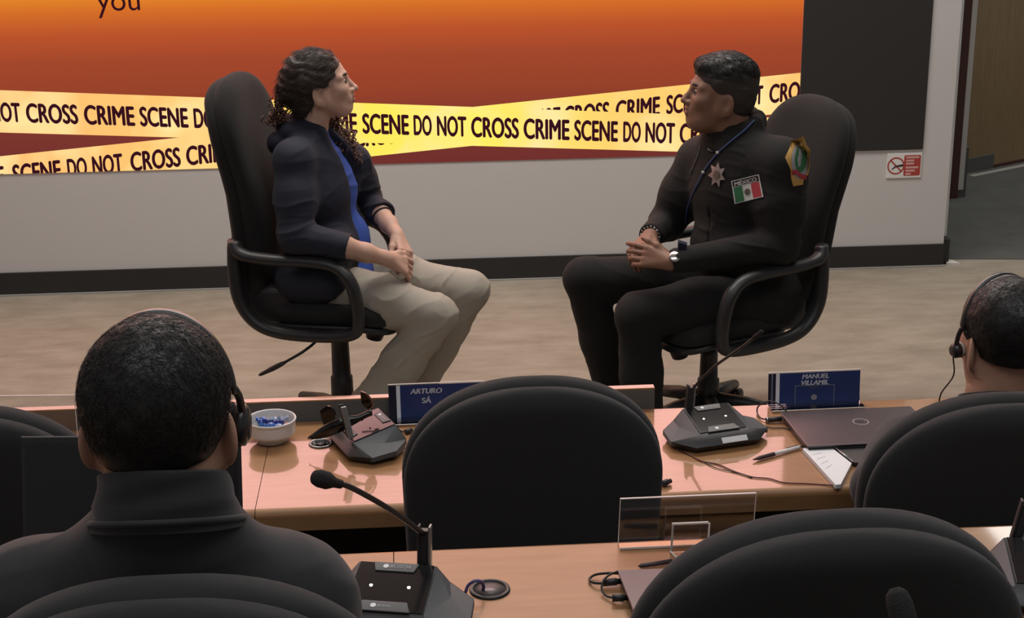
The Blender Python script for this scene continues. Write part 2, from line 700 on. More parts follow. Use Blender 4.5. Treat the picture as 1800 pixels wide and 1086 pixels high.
def strands(V, N, dirfn, n, length, r, lift, seed, mat, name, parent, segs=3, wave=0.0, droop=0.0, keep=None):
    """many short hairs lying along a surface, one mesh"""
    rng = np.random.default_rng(seed)
    idx = rng.choice(len(V), min(n, len(V)), replace=False)
    if keep is not None:
        idx = idx[keep(V[idx])]
    P, Nn = V[idx], N[idx]
    D = dirfn(P)
    D = D - Nn * (D * Nn).sum(1)[:, None]
    D = D + rng.normal(0, 0.12, D.shape)
    D = D - Nn * (D * Nn).sum(1)[:, None]
    D /= np.maximum(np.linalg.norm(D, axis=1), 1e-6)[:, None]
    Sd = np.cross(Nn, D)
    L = length * rng.uniform(0.6, 1.2, len(P))
    rings = []
    for k in range(segs + 1):
        t = k / segs
        c = P + D * (L * t)[:, None] + Nn * (lift * (t - 0.55 * t * t) * rng.uniform(0.7, 1.3, len(P)) - 0.0008)[:, None]
        c = c - Nn * (droop * L * t * t)[:, None]
        if wave:
            c = c + Sd * (wave * np.sin(t * 5 + rng.uniform(0, 0.5) + P[:, 0] * 90 + P[:, 2] * 70))[:, None]
        w = r * (1 - 0.8 * t)
        rings.append(np.stack([c + Sd * w, c + Nn * w * 0.9, c - Sd * w], 1))
    A = np.stack(rings, 1)
    M, R_ = A.shape[0], segs + 1
    base = (np.arange(M) * R_ * 3)[:, None]
    F = []
    for k in range(segs):
        for a in range(3):
            b = (a + 1) % 3
            F.append(np.stack([base[:, 0] + k * 3 + a, base[:, 0] + k * 3 + b, base[:, 0] + (k + 1) * 3 + b, base[:, 0] + (k + 1) * 3 + a], 1))
    F = np.concatenate(F)
    V2 = A.reshape(-1, 3)
    me = bpy.data.meshes.new(name)
    me.vertices.add(len(V2))
    me.vertices.foreach_set('co', V2.astype(np.float32).ravel())
    me.loops.add(4 * len(F))
    me.loops.foreach_set('vertex_index', F.astype(np.int32).ravel())
    me.polygons.add(len(F))
    me.polygons.foreach_set('loop_start', np.arange(0, 4 * len(F), 4, dtype=np.int32))
    me.materials.append(mat)
    me.polygons.foreach_set('use_smooth', np.ones(len(F), bool))
    me.update(calc_edges=True)
    return me


def join_mesh(o, me2):
    """append the geometry of me2 to object o's mesh (same thing part)"""
    import bmesh
    bm = bmesh.new()
    bm.from_mesh(o.data)
    bm.from_mesh(me2)
    bm.to_mesh(o.data)
    bm.free()
    bpy.data.meshes.remove(me2)


def cloth_fn(amp, scale, stretch=(1, 1, 1), seed=0, fine=0.3, tilt=0.0):
    st = np.asarray(stretch, float)
    c, sn = math.cos(tilt), math.sin(tilt)

    def fn(V, N):
        q = V.copy()
        q[:, 0], q[:, 2] = V[:, 0] * c + V[:, 2] * sn, -V[:, 0] * sn + V[:, 2] * c
        q = q * scale * st
        q = q + 0.45 * np.stack([vnoise(q * 0.6, seed + 5), vnoise(q * 0.6, seed + 6), vnoise(q * 0.6, seed + 7)], 1)
        r = 1 - np.abs(vnoise(q, seed))
        r2 = 1 - np.abs(vnoise(q * 1.9 + 7, seed + 1))
        m = 0.45 + 0.55 * vnoise(V * 5, seed + 2)
        return amp * m * ((r ** 3 - 0.4) + fine * (r2 ** 3 - 0.4))
    return fn


# ------------------------------------------------------------------ materials
MAT = {}


def M_(key, *a, **k):
    MAT[key] = new_mat(key, *a, **k)
    return MAT[key]


M_('wall_paint', (0.60, 0.583, 0.575), 0.75, noise=0.02, nscale=3, bump=0.05, bscale=300)
M_('side_trim', (0.66, 0.68, 0.68), 0.6)
M_('black_base', (0.022, 0.021, 0.021), 0.5, noise=0.15, nscale=20)
M_('black_cover', (0.024, 0.021, 0.020), 0.75, noise=0.08, nscale=60)
M_('ceiling_paint', (0.55, 0.55, 0.55), 0.9)
M_('brown_frame', (0.075, 0.028, 0.02), 0.5, noise=0.2, nscale=30)
M_('white_trim', (0.62, 0.6, 0.57), 0.6)
M_('grey_rubber', (0.10, 0.10, 0.095), 0.7)
M_('pale_strip', (0.34, 0.33, 0.31), 0.7)
M_('chair_fabric', (0.021, 0.020, 0.0195), 0.95, noise=0.25, nscale=500, bump=0.25, bscale=900, spec=0.2, sheen=0.06)
M_('chair_fabric_row', (0.033, 0.0335, 0.034), 0.95, noise=0.25, nscale=500, bump=0.25, bscale=900, spec=0.2, sheen=0.12)
M_('black_plastic', (0.020, 0.020, 0.021), 0.42, bump=0.06, bscale=900)
M_('gloss_black', (0.012, 0.012, 0.013), 0.12, spec=0.5)
M_('unit_plastic', (0.020, 0.021, 0.023), 0.38, bump=0.1, bscale=1200)
M_('unit_grill', (0.060, 0.068, 0.076), 0.55, noise=0.3, nscale=900, bump=0.2, bscale=1400)
M_('label_grey', (0.055, 0.060, 0.066), 0.4)
M_('label_edge', (0.16, 0.15, 0.145), 0.4)
M_('foam', (0.022, 0.021, 0.021), 0.95, noise=0.4, nscale=700, bump=0.8, bscale=900)
M_('chrome', (0.62, 0.62, 0.62), 0.18, metal=1.0)
M_('fin_grey', (0.34, 0.34, 0.34), 0.3, metal=0.7)
M_('cap_grey', (0.20, 0.16, 0.155), 0.3)
M_('paper', (0.78, 0.79, 0.82), 0.7)
M_('paper_ink', (0.45, 0.47, 0.52), 0.8)
M_('ceramic', (0.72, 0.71, 0.70), 0.2, spec=0.5)
M_('card_blue', (0.013, 0.036, 0.145), 0.35)
M_('card_dark', (0.012, 0.014, 0.035), 0.35)
M_('card_white', (0.74, 0.77, 0.84), 0.4)
M_('card_grey', (0.16, 0.18, 0.24), 0.4)
M_('sign_white', (0.78, 0.77, 0.75), 0.5)
M_('sign_red', (0.42, 0.055, 0.045), 0.5)
M_('sign_pink', (0.70, 0.40, 0.37), 0.5)
M_('sign_black', (0.02, 0.01, 0.012), 0.5)
M_('laptop_lid', (0.120, 0.100, 0.108), 0.30, metal=0.6, noise=0.05, nscale=500)
M_('laptop_body', (0.014, 0.014, 0.015), 0.5)
M_('logo_silver', (0.55, 0.55, 0.56), 0.3, metal=0.7)
M_('screen_off', (0.010, 0.010, 0.011), 0.35)
M_('cable_black', (0.012, 0.012, 0.012), 0.5)
M_('cable_red', (0.12, 0.014, 0.012), 0.5)
M_('cable_violet', (0.10, 0.085, 0.24), 0.45)
M_('pen_white', (0.80, 0.78, 0.78), 0.35)
M_('pen_grip', (0.05, 0.035, 0.035), 0.5)
M_('led_white', (0.9, 0.9, 0.9), 0.4, emit=(1, 1, 1), estr=1.6)
M_('ink_text', (0.80, 0.82, 0.83), 0.5)
M_('lens_dark', (0.008, 0.007, 0.007), 0.15)


def wood_mat(name, ca, cb, axis_scale, coat=0.9):
    m = bpy.data.materials.new(name)
    m.use_nodes = True
    nt = m.node_tree
    b = nt.nodes['Principled BSDF']
    tc = nt.nodes.new('ShaderNodeTexCoord')
    mp = nt.nodes.new('ShaderNodeMapping')
    mp.inputs['Scale'].default_value = axis_scale
    n = nt.nodes.new('ShaderNodeTexNoise')
    n.inputs['Scale'].default_value = 6
    n.inputs['Detail'].default_value = 6
    n.inputs['Distortion'].default_value = 0.6
    r = nt.nodes.new('ShaderNodeValToRGB')
    r.color_ramp.elements[0].position, r.color_ramp.elements[1].position = 0.32, 0.70
    r.color_ramp.elements[0].color, r.color_ramp.elements[1].color = (*ca, 1), (*cb, 1)
    nt.links.new(tc.outputs['Object'], mp.inputs['Vector'])
    nt.links.new(mp.outputs[0], n.inputs['Vector'])
    nt.links.new(n.outputs['Fac'], r.inputs[0])
    nt.links.new(r.outputs[0], b.inputs['Base Color'])
    b.inputs['Roughness'].default_value = 0.35
    b.inputs['Coat Weight'].default_value = coat
    b.inputs['Coat Roughness'].default_value = 0.05
    b.inputs['Coat IOR'].default_value = 1.6
    MAT[name] = m
    return m


wood_mat('desk_wood', (0.33, 0.165, 0.068), (0.40, 0.205, 0.088), (1.2, 9, 9))
wood_mat('tan_veneer', (0.245, 0.165, 0.085), (0.31, 0.215, 0.115), (14, 14, 0.8), coat=0.1)


def carpet_mat():
    m = bpy.data.materials.new('carpet')
    m.use_nodes = True
    nt = m.node_tree
    b = nt.nodes['Principled BSDF']
    tc = nt.nodes.new('ShaderNodeTexCoord')
    mp = nt.nodes.new('ShaderNodeMapping')
    mp.inputs['Scale'].default_value = (1.0, 2.6, 1.0)
    n = nt.nodes.new('ShaderNodeTexNoise')
    n.inputs['Scale'].default_value = 3.5
    n.inputs['Detail'].default_value = 7
    n.inputs['Roughness'].default_value = 0.62
    r = nt.nodes.new('ShaderNodeValToRGB')
    r.color_ramp.elements[0].position, r.color_ramp.elements[1].position = 0.30, 0.72
    r.color_ramp.elements[0].color, r.color_ramp.elements[1].color = (0.240, 0.208, 0.165, 1), (0.355, 0.315, 0.258, 1)
    f = nt.nodes.new('ShaderNodeTexNoise')
    f.inputs['Scale'].default_value = 260
    bp = nt.nodes.new('ShaderNodeBump')
    bp.inputs['Strength'].default_value = 0.3
    bp.inputs['Distance'].default_value = 0.004
    nt.links.new(tc.outputs['Object'], mp.inputs['Vector'])
    nt.links.new(mp.outputs[0], n.inputs['Vector'])
    nt.links.new(tc.outputs['Object'], f.inputs['Vector'])
    nt.links.new(n.outputs['Fac'], r.inputs[0])
    nt.links.new(r.outputs[0], b.inputs['Base Color'])
    nt.links.new(f.outputs['Fac'], bp.inputs['Height'])
    nt.links.new(bp.outputs['Normal'], b.inputs['Normal'])
    b.inputs['Roughness'].default_value = 1.0
    b.inputs['Specular IOR Level'].default_value = 0.1
    MAT['carpet'] = m


carpet_mat()


def acrylic_mat(name, tint, gloss=1.0):
    m = bpy.data.materials.new(name)
    m.use_nodes = True
    nt = m.node_tree
    nt.nodes.remove(nt.nodes['Principled BSDF'])
    t = nt.nodes.new('ShaderNodeBsdfTransparent')
    t.inputs[0].default_value = (*tint, 1)
    g = nt.nodes.new('ShaderNodeBsdfGlossy')
    g.inputs['Roughness'].default_value = 0.03
    g.inputs[0].default_value = (gloss, gloss, gloss, 1)
    fr = nt.nodes.new('ShaderNodeFresnel')
    fr.inputs[0].default_value = 1.75
    mx = nt.nodes.new('ShaderNodeMixShader')
    nt.links.new(fr.outputs[0], mx.inputs[0])
    nt.links.new(t.outputs[0], mx.inputs[1])
    nt.links.new(g.outputs[0], mx.inputs[2])
    nt.links.new(mx.outputs[0], nt.nodes['Material Output'].inputs[0])
    MAT[name] = m


acrylic_mat('acrylic', (0.97, 0.97, 0.97))
M_('acrylic_edge', (0.80, 0.76, 0.72), 0.25)

# ------------------------------------------------------------------ the room
YW = 7.235
TIER = 0.30


def struct(name, mb, mat, **k):
    return tag(mb.build(name, mat, **k), None, kind='structure')


struct('floor', MB().box((-6, -0.5, -0.12), (8, 14, 0.0)), MAT['carpet'])
struct('floor_tier', MB().box((-6, 0.0, 0.0), (3.6, 2.42, TIER)), MAT['carpet'])
struct('floor_tier_upper', MB().box((-6, -0.5, TIER), (3.6, 1.12, TIER + 0.3)), MAT['carpet'])
struct('wall_back', MB().box((-6, YW, 0.0), (2.632, YW + 0.5, 4.6)), MAT['wall_paint'])
struct('trim_1', MB().box((2.632, YW + 0.06, 0.13), (2.668, YW + 0.5, 4.6)), MAT['side_trim'], bevel=0.006)
struct('baseboard_back', MB().box((-6, YW - 0.014, 0.0), (2.634, YW - 0.0005, 0.113)), MAT['black_base'])
mb = MB().box((2.634, YW + 0.02, 0.0), (2.672, YW + 0.5, 0.128))
struct('baseboard_right', mb, MAT['black_base'])
struct('trim_7', MB().box((-6, YW - 0.026, 0.0), (2.64, YW - 0.0145, 0.007)), MAT['pale_strip'])
struct('ceiling', MB().box((-6, -0.5, 4.6), (8, 14, 4.75)), MAT['ceiling_paint'])
# corridor to the right: door frame, white lining, tan veneered wall
fx0, fx1 = at(1668.5, 350, 8.56)[0], at(1683, 350, 8.56)[0]
struct('door_1', MB().box((fx0, 8.56, 0), (fx1, 8.66, 4.6)), MAT['brown_frame'], bevel=0.004)
struct('trim_2', MB().box((fx1, 8.575, 0.05), (fx1 + 0.035, 8.68, 4.6)), MAT['white_trim'])
struct('trim_3', MB().box((fx1 + 0.002, 8.585, 0), (fx1 + 0.055, 9.4, 0.30)), MAT['grey_rubber'])
a0, a1 = onz(1690, 306, 0), onz(1800, 284, 0)
d_ = unit(a1 - a0)
a2 = a0 + d_ * 4.0
nrm_ = np.array([-d_[1], d_[0], 0])
struct('wall_right', MB().prism([a0 - d_ * 0.1, a2, a2 + nrm_ * 0.15, a0 - d_ * 0.1 + nrm_ * 0.15], (0, 0, 4.6)), MAT['tan_veneer'])
b0 = onz(1750, 297, 0)
t0 = float((b0 - a0) @ d_)
struct('baseboard_corridor', MB().prism([a0 - nrm_ * 0.014, a0 + d_ * t0 - nrm_ * 0.014, a0 + d_ * t0 - nrm_ * 0.0005, a0 - nrm_ * 0.0005], (0, 0, 0.095)), MAT['grey_rubber'])
struct('trim_4', MB().prism([a0 + d_ * t0 - nrm_ * 0.012, a2 - nrm_ * 0.012, a2 - nrm_ * 0.0005, a0 + d_ * t0 - nrm_ * 0.0005], (0, 0, 0.022)), MAT['brown_frame'])
struct('trim_5', MB().prism([a0 - nrm_ * 0.10, a2 - nrm_ * 0.10, a2 - nrm_ * 0.055, a0 - nrm_ * 0.055], (0, 0, 0.004)), MAT['pale_strip'])
struct('floor_corridor', MB().prism([(2.69, YW + 0.1, 0.0002), (8, YW - 0.6, 0.0002), (8, 13, 0.0002), (2.69, 13, 0.0002)], (0, 0, 0.003)),
       new_mat('corridor_carpet', (0.105, 0.108, 0.102), 1.0, noise=0.25, nscale=6, bump=0.3, bscale=250, spec=0.1))
mb = MB().prism([(2.655, YW + 0.0, 0.0), (2.72, YW - 0.01, 0.0), (2.70, YW + 0.05, 0.0), (2.675, YW + 0.06, 0.0)], (0, 0, 0.012))
struct('trim_6', mb, MAT['white_trim'])

# ------------------------------------------------------------------ LED video wall
ZS = float(np.mean([at(x, y, YW)[2] for x, y in ((0, 302.6), (370, 297), (1194, 274.7), (1408, 268))]))
XS = float(np.mean([at(1412.7, 0, YW)[0], at(1407, 127, YW)[0]]))
ZT, XL = 4.3, -4.6
led = thing('video_wall', 'large lit video wall showing orange slide crossed by yellow crime scene tape', 'screen', ((XL + XS) / 2, YW, ZS))
m = bpy.data.materials.new('slide_gradient')
m.use_nodes = True
nt = m.node_tree
nt.nodes.remove(nt.nodes['Principled BSDF'])
tc = nt.nodes.new('ShaderNodeTexCoord')
sx = nt.nodes.new('ShaderNodeSeparateXYZ')
mr = nt.nodes.new('ShaderNodeMapRange')
mr.inputs[1].default_value, mr.inputs[2].default_value = ZS, ZT
cr = nt.nodes.new('ShaderNodeValToRGB')
em = nt.nodes.new('ShaderNodeEmission')
nt.links.new(tc.outputs['Object'], sx.inputs[0])
nt.links.new(sx.outputs['Z'], mr.inputs[0])
nt.links.new(mr.outputs[0], cr.inputs[0])
nt.links.new(cr.outputs[0], em.inputs[0])
SCREEN_GAIN = 4.0
em.inputs[1].default_value = SCREEN_GAIN
nt.links.new(em.outputs[0], nt.nodes['Material Output'].inputs[0])
stops = [(0.60, (0.165, 0.030, 0.026)), (0.78, (0.20, 0.037, 0.027)), (0.95, (0.305, 0.054, 0.024)), (1.12, (0.37, 0.064, 0.025)),
         (1.24, (0.50, 0.088, 0.025)), (1.34, (0.66, 0.150, 0.022)), (1.45, (0.84, 0.285, 0.022)), (1.62, (1.1, 0.55, 0.16)),
         (1.95, (3.1, 1.62, 1.58)), (2.85, (3.1, 1.62, 1.58)), (3.15, (1.6, 0.80, 0.62)), (3.45, (1.2, 0.52, 0.33)), (4.2, (0.6, 0.22, 0.08))]  # unseen upper stops shaped to put pink and orange into the desk reflections
el = cr.color_ramp.elements
while len(el) < len(stops):
    el.new(0.5)
for e_, (z, c) in zip(el, stops):
    e_.position = (z - ZS) / (ZT - ZS) if z > ZS else 0.0
    e_.color = (*[q / SCREEN_GAIN for q in c], 1)
MB().box((XL, YW - 0.004, ZS), (XS, YW - 0.0004, ZT)).build('display_panel', m, led)


def tape_mat(name):
    m = bpy.data.materials.new(name)
    m.use_nodes = True
    nt = m.node_tree
    nt.nodes.remove(nt.nodes['Principled BSDF'])
    tc = nt.nodes.new('ShaderNodeTexCoord')
    sx = nt.nodes.new('ShaderNodeSeparateXYZ')
    mr = nt.nodes.new('ShaderNodeMapRange')
    mr.inputs[1].default_value, mr.inputs[2].default_value = -2.0, 2.0
    cr = nt.nodes.new('ShaderNodeValToRGB')
    e = cr.color_ramp.elements
    cols = [(0.0, (1.0, 0.50, 0.17)), (0.30, (1.0, 0.58, 0.16)), (0.45, (1.0, 0.80, 0.11)), (0.58, (1.0, 0.84, 0.13)), (0.75, (1.0, 0.62, 0.16)), (1.0, (1.0, 0.52, 0.15))]
    while len(e) < len(cols):
        e.new(0.5)
    for q, (p, c) in zip(e, cols):
        q.position, q.color = p, (*c, 1)
    n = nt.nodes.new('ShaderNodeTexNoise')
    n.inputs['Scale'].default_value = 4
    mx = nt.nodes.new('ShaderNodeMixRGB')
    mx.inputs[2].default_value = (1.0, 0.80, 0.36, 1)
    mp = nt.nodes.new('ShaderNodeMapRange')
    mp.inputs[1].default_value, mp.inputs[2].default_value = 0.42, 0.75
    em = nt.nodes.new('ShaderNodeEmission')
    em.inputs[1].default_value = 1.05
    nt.links.new(tc.outputs['Object'], sx.inputs[0])
    nt.links.new(sx.outputs['X'], mr.inputs[0])
    nt.links.new(mr.outputs[0], cr.inputs[0])
    nt.links.new(tc.outputs['Object'], n.inputs['Vector'])
    nt.links.new(n.outputs['Fac'], mp.inputs[0])
    nt.links.new(mp.outputs[0], mx.inputs[0])
    nt.links.new(cr.outputs[0], mx.inputs[1])
    nt.links.new(mx.outputs[0], em.inputs[0])
    nt.links.new(em.outputs[0], nt.nodes['Material Output'].inputs[0])
    return m


TAPE = tape_mat('tape_yellow')
INK = emit_mat('tape_ink', (0.035, 0.006, 0.012))


def wall_uv(x, y):
    P = at(x, y, YW)
    return P[0], P[2]


def line_fit(pts):
    q = np.array([wall_uv(*p) for p in pts])
    k, c = np.polyfit(q[:, 0], q[:, 1], 1)
    return lambda X: k * X + c


def wall_poly(mb, poly, dy):
    for a, b, c in ((0, 1, ZS), (-1, 0, -XS), (1, 0, XL), (0, -1, -ZT)):
        poly = clip_poly(poly, a, b, c)
        if len(poly) < 3:
            return
    mb.add([(p[0], YW - dy, p[1]) for p in poly], [tuple(range(len(poly)))])


def tape(name, top, bot, dy, words, base_px, caps_px):
    ft, fb = line_fit(top), line_fit(bot)
    mb = MB()
    wall_poly(mb, [(XL, fb(XL)), (XS, fb(XS)), (XS, ft(XS)), (XL, ft(XL))], dy)
    t = mb.build(name, TAPE, led)
    cb, cc = line_fit(base_px), line_fit(caps_px)
    lm = MB()
    for w, x0, x1, yy in words:
        X0, X1 = wall_uv(x0, yy)[0], wall_uv(x1, yy)[0]
        uv, fs, _ = text_verts(w, 0.062)
        for f in fs:
            poly = []
            for i in f:
                X = X0 + (X1 - X0) * uv[i, 0]
                poly.append((X, cb(X) + (cc(X) - cb(X)) * uv[i, 1]))
            wall_poly(lm, poly, dy + 0.0006)
    lm.build('lettering', INK, t)


tape('tape_band', [(0, 274.3), (302, 242.8), (980, 172), (1405, 127.7)], [(281, 312.5), (637, 276.5), (827, 257), (1319, 204)], 0.005,
     [('CROSS', -485, -395, 320), ('CRIME', -382, -295, 320), ('SCENE', -284, -196, 320), ('DO', -186, -150, 320), ('NOT', -140, -94, 315), ('CRIME', -84, 9, 310), ('SCENE', 22, 108, 300), ('DO', 118, 153, 290), ('NOT', 162, 216, 285), ('CROSS', 229, 318, 280), ('CRIME', 327, 412, 270),
      ('SCENE', 423, 507, 260), ('DO', 518, 552, 255), ('NOT', 562, 613, 250), ('CROSS', 622, 708, 245), ('CRIME', 719, 800, 235), ('SCENE', 812, 890, 225),
      ('DO', 899, 932, 215), ('NOT', 941, 985, 210), ('CROSS', 991, 1071, 205), ('CRIME', 1082, 1160, 190), ('SCENE', 1171, 1246, 180), ('DO', 1256, 1287, 175),
      ('NOT', 1296, 1341, 165), ('CROSS', 1352, 1430, 160)],
     [(275, 297), (1360, 181)], [(275, 262), (1360, 147)])
tape('tape_band', [(0, 158), (373, 171), (623, 180), (1212, 201)], [(0, 232), (370, 243), (827, 255.5), (1197, 266)], 0.008,
     [('NOT', -445, -388, 180), ('CROSS', -376, -282, 180), ('CRIME', -270, -180, 182), ('SCENE', -170, -80, 185), ('DO', -70, -31, 188), ('NOT', -18, 36, 190), ('CROSS', 46, 137, 195), ('CRIME', 148, 237, 200), ('SCENE', 246, 331, 205), ('DO', 341, 378, 210), ('NOT', 389, 441, 210),
      ('CROSS', 452, 537, 212), ('CRIME', 546, 628, 215), ('SCENE', 637, 719, 220), ('DO', 727, 759, 222), ('NOT', 768, 820, 225), ('CROSS', 828, 912, 225),
      ('CRIME', 920, 1001, 228), ('SCENE', 1009, 1086, 230), ('DO', 1095, 1126, 232), ('NOT', 1134, 1186, 234), ('CROSS', 1194, 1275, 236), ('CRIME', 1284, 1364, 240),
      ('SCENE', 1372, 1450, 240)],
     [(8, 213), (346, 225), (680, 238), (1150, 250)], [(8, 178), (346, 190), (680, 201), (1150, 213)])
uv, fs, asp = text_verts('you', 0.0)
X0, X1 = wall_uv(172, 20)[0], wall_uv(247, 18)[0]
zb = wall_uv(210, 31)[1]
hgt = (X1 - X0) / asp * 1.05
lm = MB()
for f in fs:
    lm.add([(X0 + (X1 - X0) * uv[i, 0], YW - 0.0055, zb + hgt * uv[i, 1]) for i in f], [tuple(range(len(f)))])
lm.build('slide_text', INK, led)

# black cover panel to the right of the video wall
XB = float(np.mean([at(1621.5, 264, YW)[0], at(1640, 0, YW)[0]]))
bp_ = MB().box((XS + 0.002, YW - 0.010, ZS), (XB, YW - 0.0005, ZT)).build('cover_panel', MAT['black_cover'], bevel=0.003)
tag(bp_, 'plain black panel on white wall beside right edge of lit video wall', 'panel')

# no-entry style notice on the white wall
sx0, sz0 = wall_uv(1557, 313)
sx1, sz1 = wall_uv(1620.5, 268)
ns = thing('wall_notice', 'small white and red prohibition notice under black panel on wall', 'sign', ((sx0 + sx1) / 2, YW, sz0))
W_, H_ = sx1 - sx0, sz1 - sz0
MB().box((sx0, YW - 0.006, sz0), (sx1, YW - 0.0005, sz1)).build('plate', MAT['sign_white'], ns, bevel=0.001)


def npt(u, v, dy):
    return (sx0 + W_ * u, YW - dy, sz0 + H_ * v)


def disc_ring(mb, cu, cv, r0, r1, dy, n=28):
    vs = []
    for k in range(n):
        a = 2 * math.pi * k / n
        for r in (r0, r1):
            p = npt(cu, cv, dy)
            vs.append((p[0] + math.cos(a) * r, p[1], p[2] + math.sin(a) * r))
    mb.add(vs, [(2 * k, 2 * ((k + 1) % n), 2 * ((k + 1) % n) + 1, 2 * k + 1) for k in range(n)])


mb = MB()
disc_ring(mb, 0.26, 0.50, 0.036, 0.043, 0.0068)
c_ = np.array(npt(0.26, 0.50, 0.0068))
dg_ = np.array([0.7071, 0, -0.7071])
sd_ = np.array([0.7071, 0, 0.7071]) * 0.0035
mb.add([c_ - dg_ * 0.038 - sd_, c_ + dg_ * 0.038 - sd_, c_ + dg_ * 0.038 + sd_, c_ - dg_ * 0.038 + sd_], [(0, 1, 2, 3)])
mb.build('prohibition_ring', MAT['sign_red'], ns)
mb = MB()
mb.add([c_ + np.array(q) for q in ((-0.024, -0.0006, -0.018), (-0.004, -0.0006, 0.0), (0.036, -0.0006, 0.008), (0.036, -0.0006, -0.003), (0.0, -0.0006, -0.006), (-0.014, -0.0006, -0.016))], [tuple(range(6))])
mb.build('pictogram', MAT['sign_black'], ns)
rr = []
for (cu, cv, a0_) in ((0.93, 0.86, 0), (0.53, 0.86, 90), (0.53, 0.14, 180), (0.93, 0.14, 270)):
    for k in range(5):
        a = rad(a0_ + 22.5 * k)
        p = npt(cu, cv, 0.0066)
        rr.append((p[0] + 0.007 * math.cos(a), p[1], p[2] + 0.007 * math.sin(a)))
mb = MB().add(rr, [tuple(range(len(rr)))])
rp = mb.build('red_panel', MAT['sign_red'], ns)
mb = MB()
for v, u1 in ((0.83, 0.92), (0.70, 0.78), (0.58, 0.78), (0.42, 0.91), (0.29, 0.82), (0.16, 0.70)):
    mb.add([npt(0.545, v - 0.04, 0.0072), npt(u1, v - 0.04, 0.0072), npt(u1, v + 0.04, 0.0072), npt(0.545, v + 0.04, 0.0072)], [(0, 1, 2, 3)])
mb.build('text_lines', MAT['sign_pink'], rp)


# ------------------------------------------------------------------ desks
def desk_slab(mb, x0, x1, y0, y1, zt, th=0.052, r=0.016):
    prof = [(y1, zt - th), (y1, zt - 0.014), (y1 - 0.0011, zt - 0.0087), (y1 - 0.0041, zt - 0.0041), (y1 - 0.0087, zt - 0.0011), (y1 - 0.014, zt)]
    for k in range(7):
        a = rad(90 + 15 * k)
        prof.append((y0 + r + r * math.cos(a), zt - r + r * math.sin(a)))
    prof.append((y0 + 0.004, zt - th))
    mb.prism([(x0, p[0], p[1]) for p in prof], (x1 - x0, 0, 0))


def grommet(root, P, r=0.029, lidmat='gloss_black'):
    m_ = MB()
    m_.lathe([(r * 0.80, 0.0005), (r * 0.80, 0.0030), (r * 0.90, 0.0042), (r, 0.003), (r * 1.03, 0.0004)], P, 36)
    g = m_.build('cable_grommet', MAT['fin_grey' if lidmat == 'gloss_black' else 'black_plastic'], root, True)
    MB().lathe([(r * 0.81, 0.0016), (0.0, 0.0020)], P, 30).build('grommet_cap', MAT[lidmat], g, True)


def desk(name, label, x0, x1, y0, y1, zt, seams, floor_z, group=None, ledge=None):
    root = thing(name, label, 'desk', ((x0 + x1) / 2, (y0 + y1) / 2, floor_z))
    xs = [x0] + seams + [x1]
    for a, b in zip(xs[:-1], xs[1:]):
        m_ = MB()
        desk_slab(m_, a + 0.0008, b - 0.0008, y0, y1, zt)
        m_.build('tabletop', MAT['desk_wood'], root, False)
    MB().box((x0 + 0.02, y1 - 0.10, floor_z + 0.02), (x1 - 0.02, y1 - 0.06, zt - 0.053)).build('shade_panel', MAT['black_cover'], root)  # black panel put in for the shade under the desktop
    for a in (x0 + 0.03, (x0 + x1) / 2 - 0.3, x1 - 0.07):
        MB().box((a, y0 + 0.12, floor_z), (a + 0.04, y1 - 0.105, zt - 0.053)).build('side_panel', MAT['black_cover'], root)
    if ledge:
        lx0, lx1, lh = ledge
        l = MB().box((lx0, y1 - 0.004, zt - 0.05), (lx1, y1 + 0.02, zt + lh)).build('raised_ledge', MAT['grey_rubber'], root, bevel=0.002)
        MB().box((lx0, y1 - 0.004, zt + lh + 0.0004), (lx1, y1 + 0.02, zt + lh + 0.005)).build('ledge_cap', MAT['desk_wood'], l, bevel=0.001)
    return root


ZM, ZN = 0.74, TIER + 0.74
YM0, YM1 = 3.105, 3.633
YN0, YN1 = 1.74, 2.303
LX = onz(1149, 713, ZM)[0]
LH = at(640, 702, YM1)[2] - ZM
mid = desk('conference_desk', 'long glossy wooden desk holding candy bowl and name cards, facing the stage', -3.2, 2.6, YM0, YM1, ZM,
           [onz(460, 840, ZM)[0]], 0.0, ledge=(-3.2, LX, LH))
grommet(mid, onz(564, 780, ZM), 0.029)
near = desk('conference_desk', 'closer glossy wooden desk behind the empty middle chair, with grey cable grommet', -2.4, 2.4, YN0, YN1, ZN,
            [onz(692, 975, ZN)[0]], TIER)
grommet(near, onz(861, 1037, ZN), 0.0315, 'cap_grey')
top_ = desk('conference_desk', 'nearest desk below the picture edge carrying the foam tipped microphone', -2.0, 2.0, 0.50, 1.02, 1.34, [], TIER + 0.3)


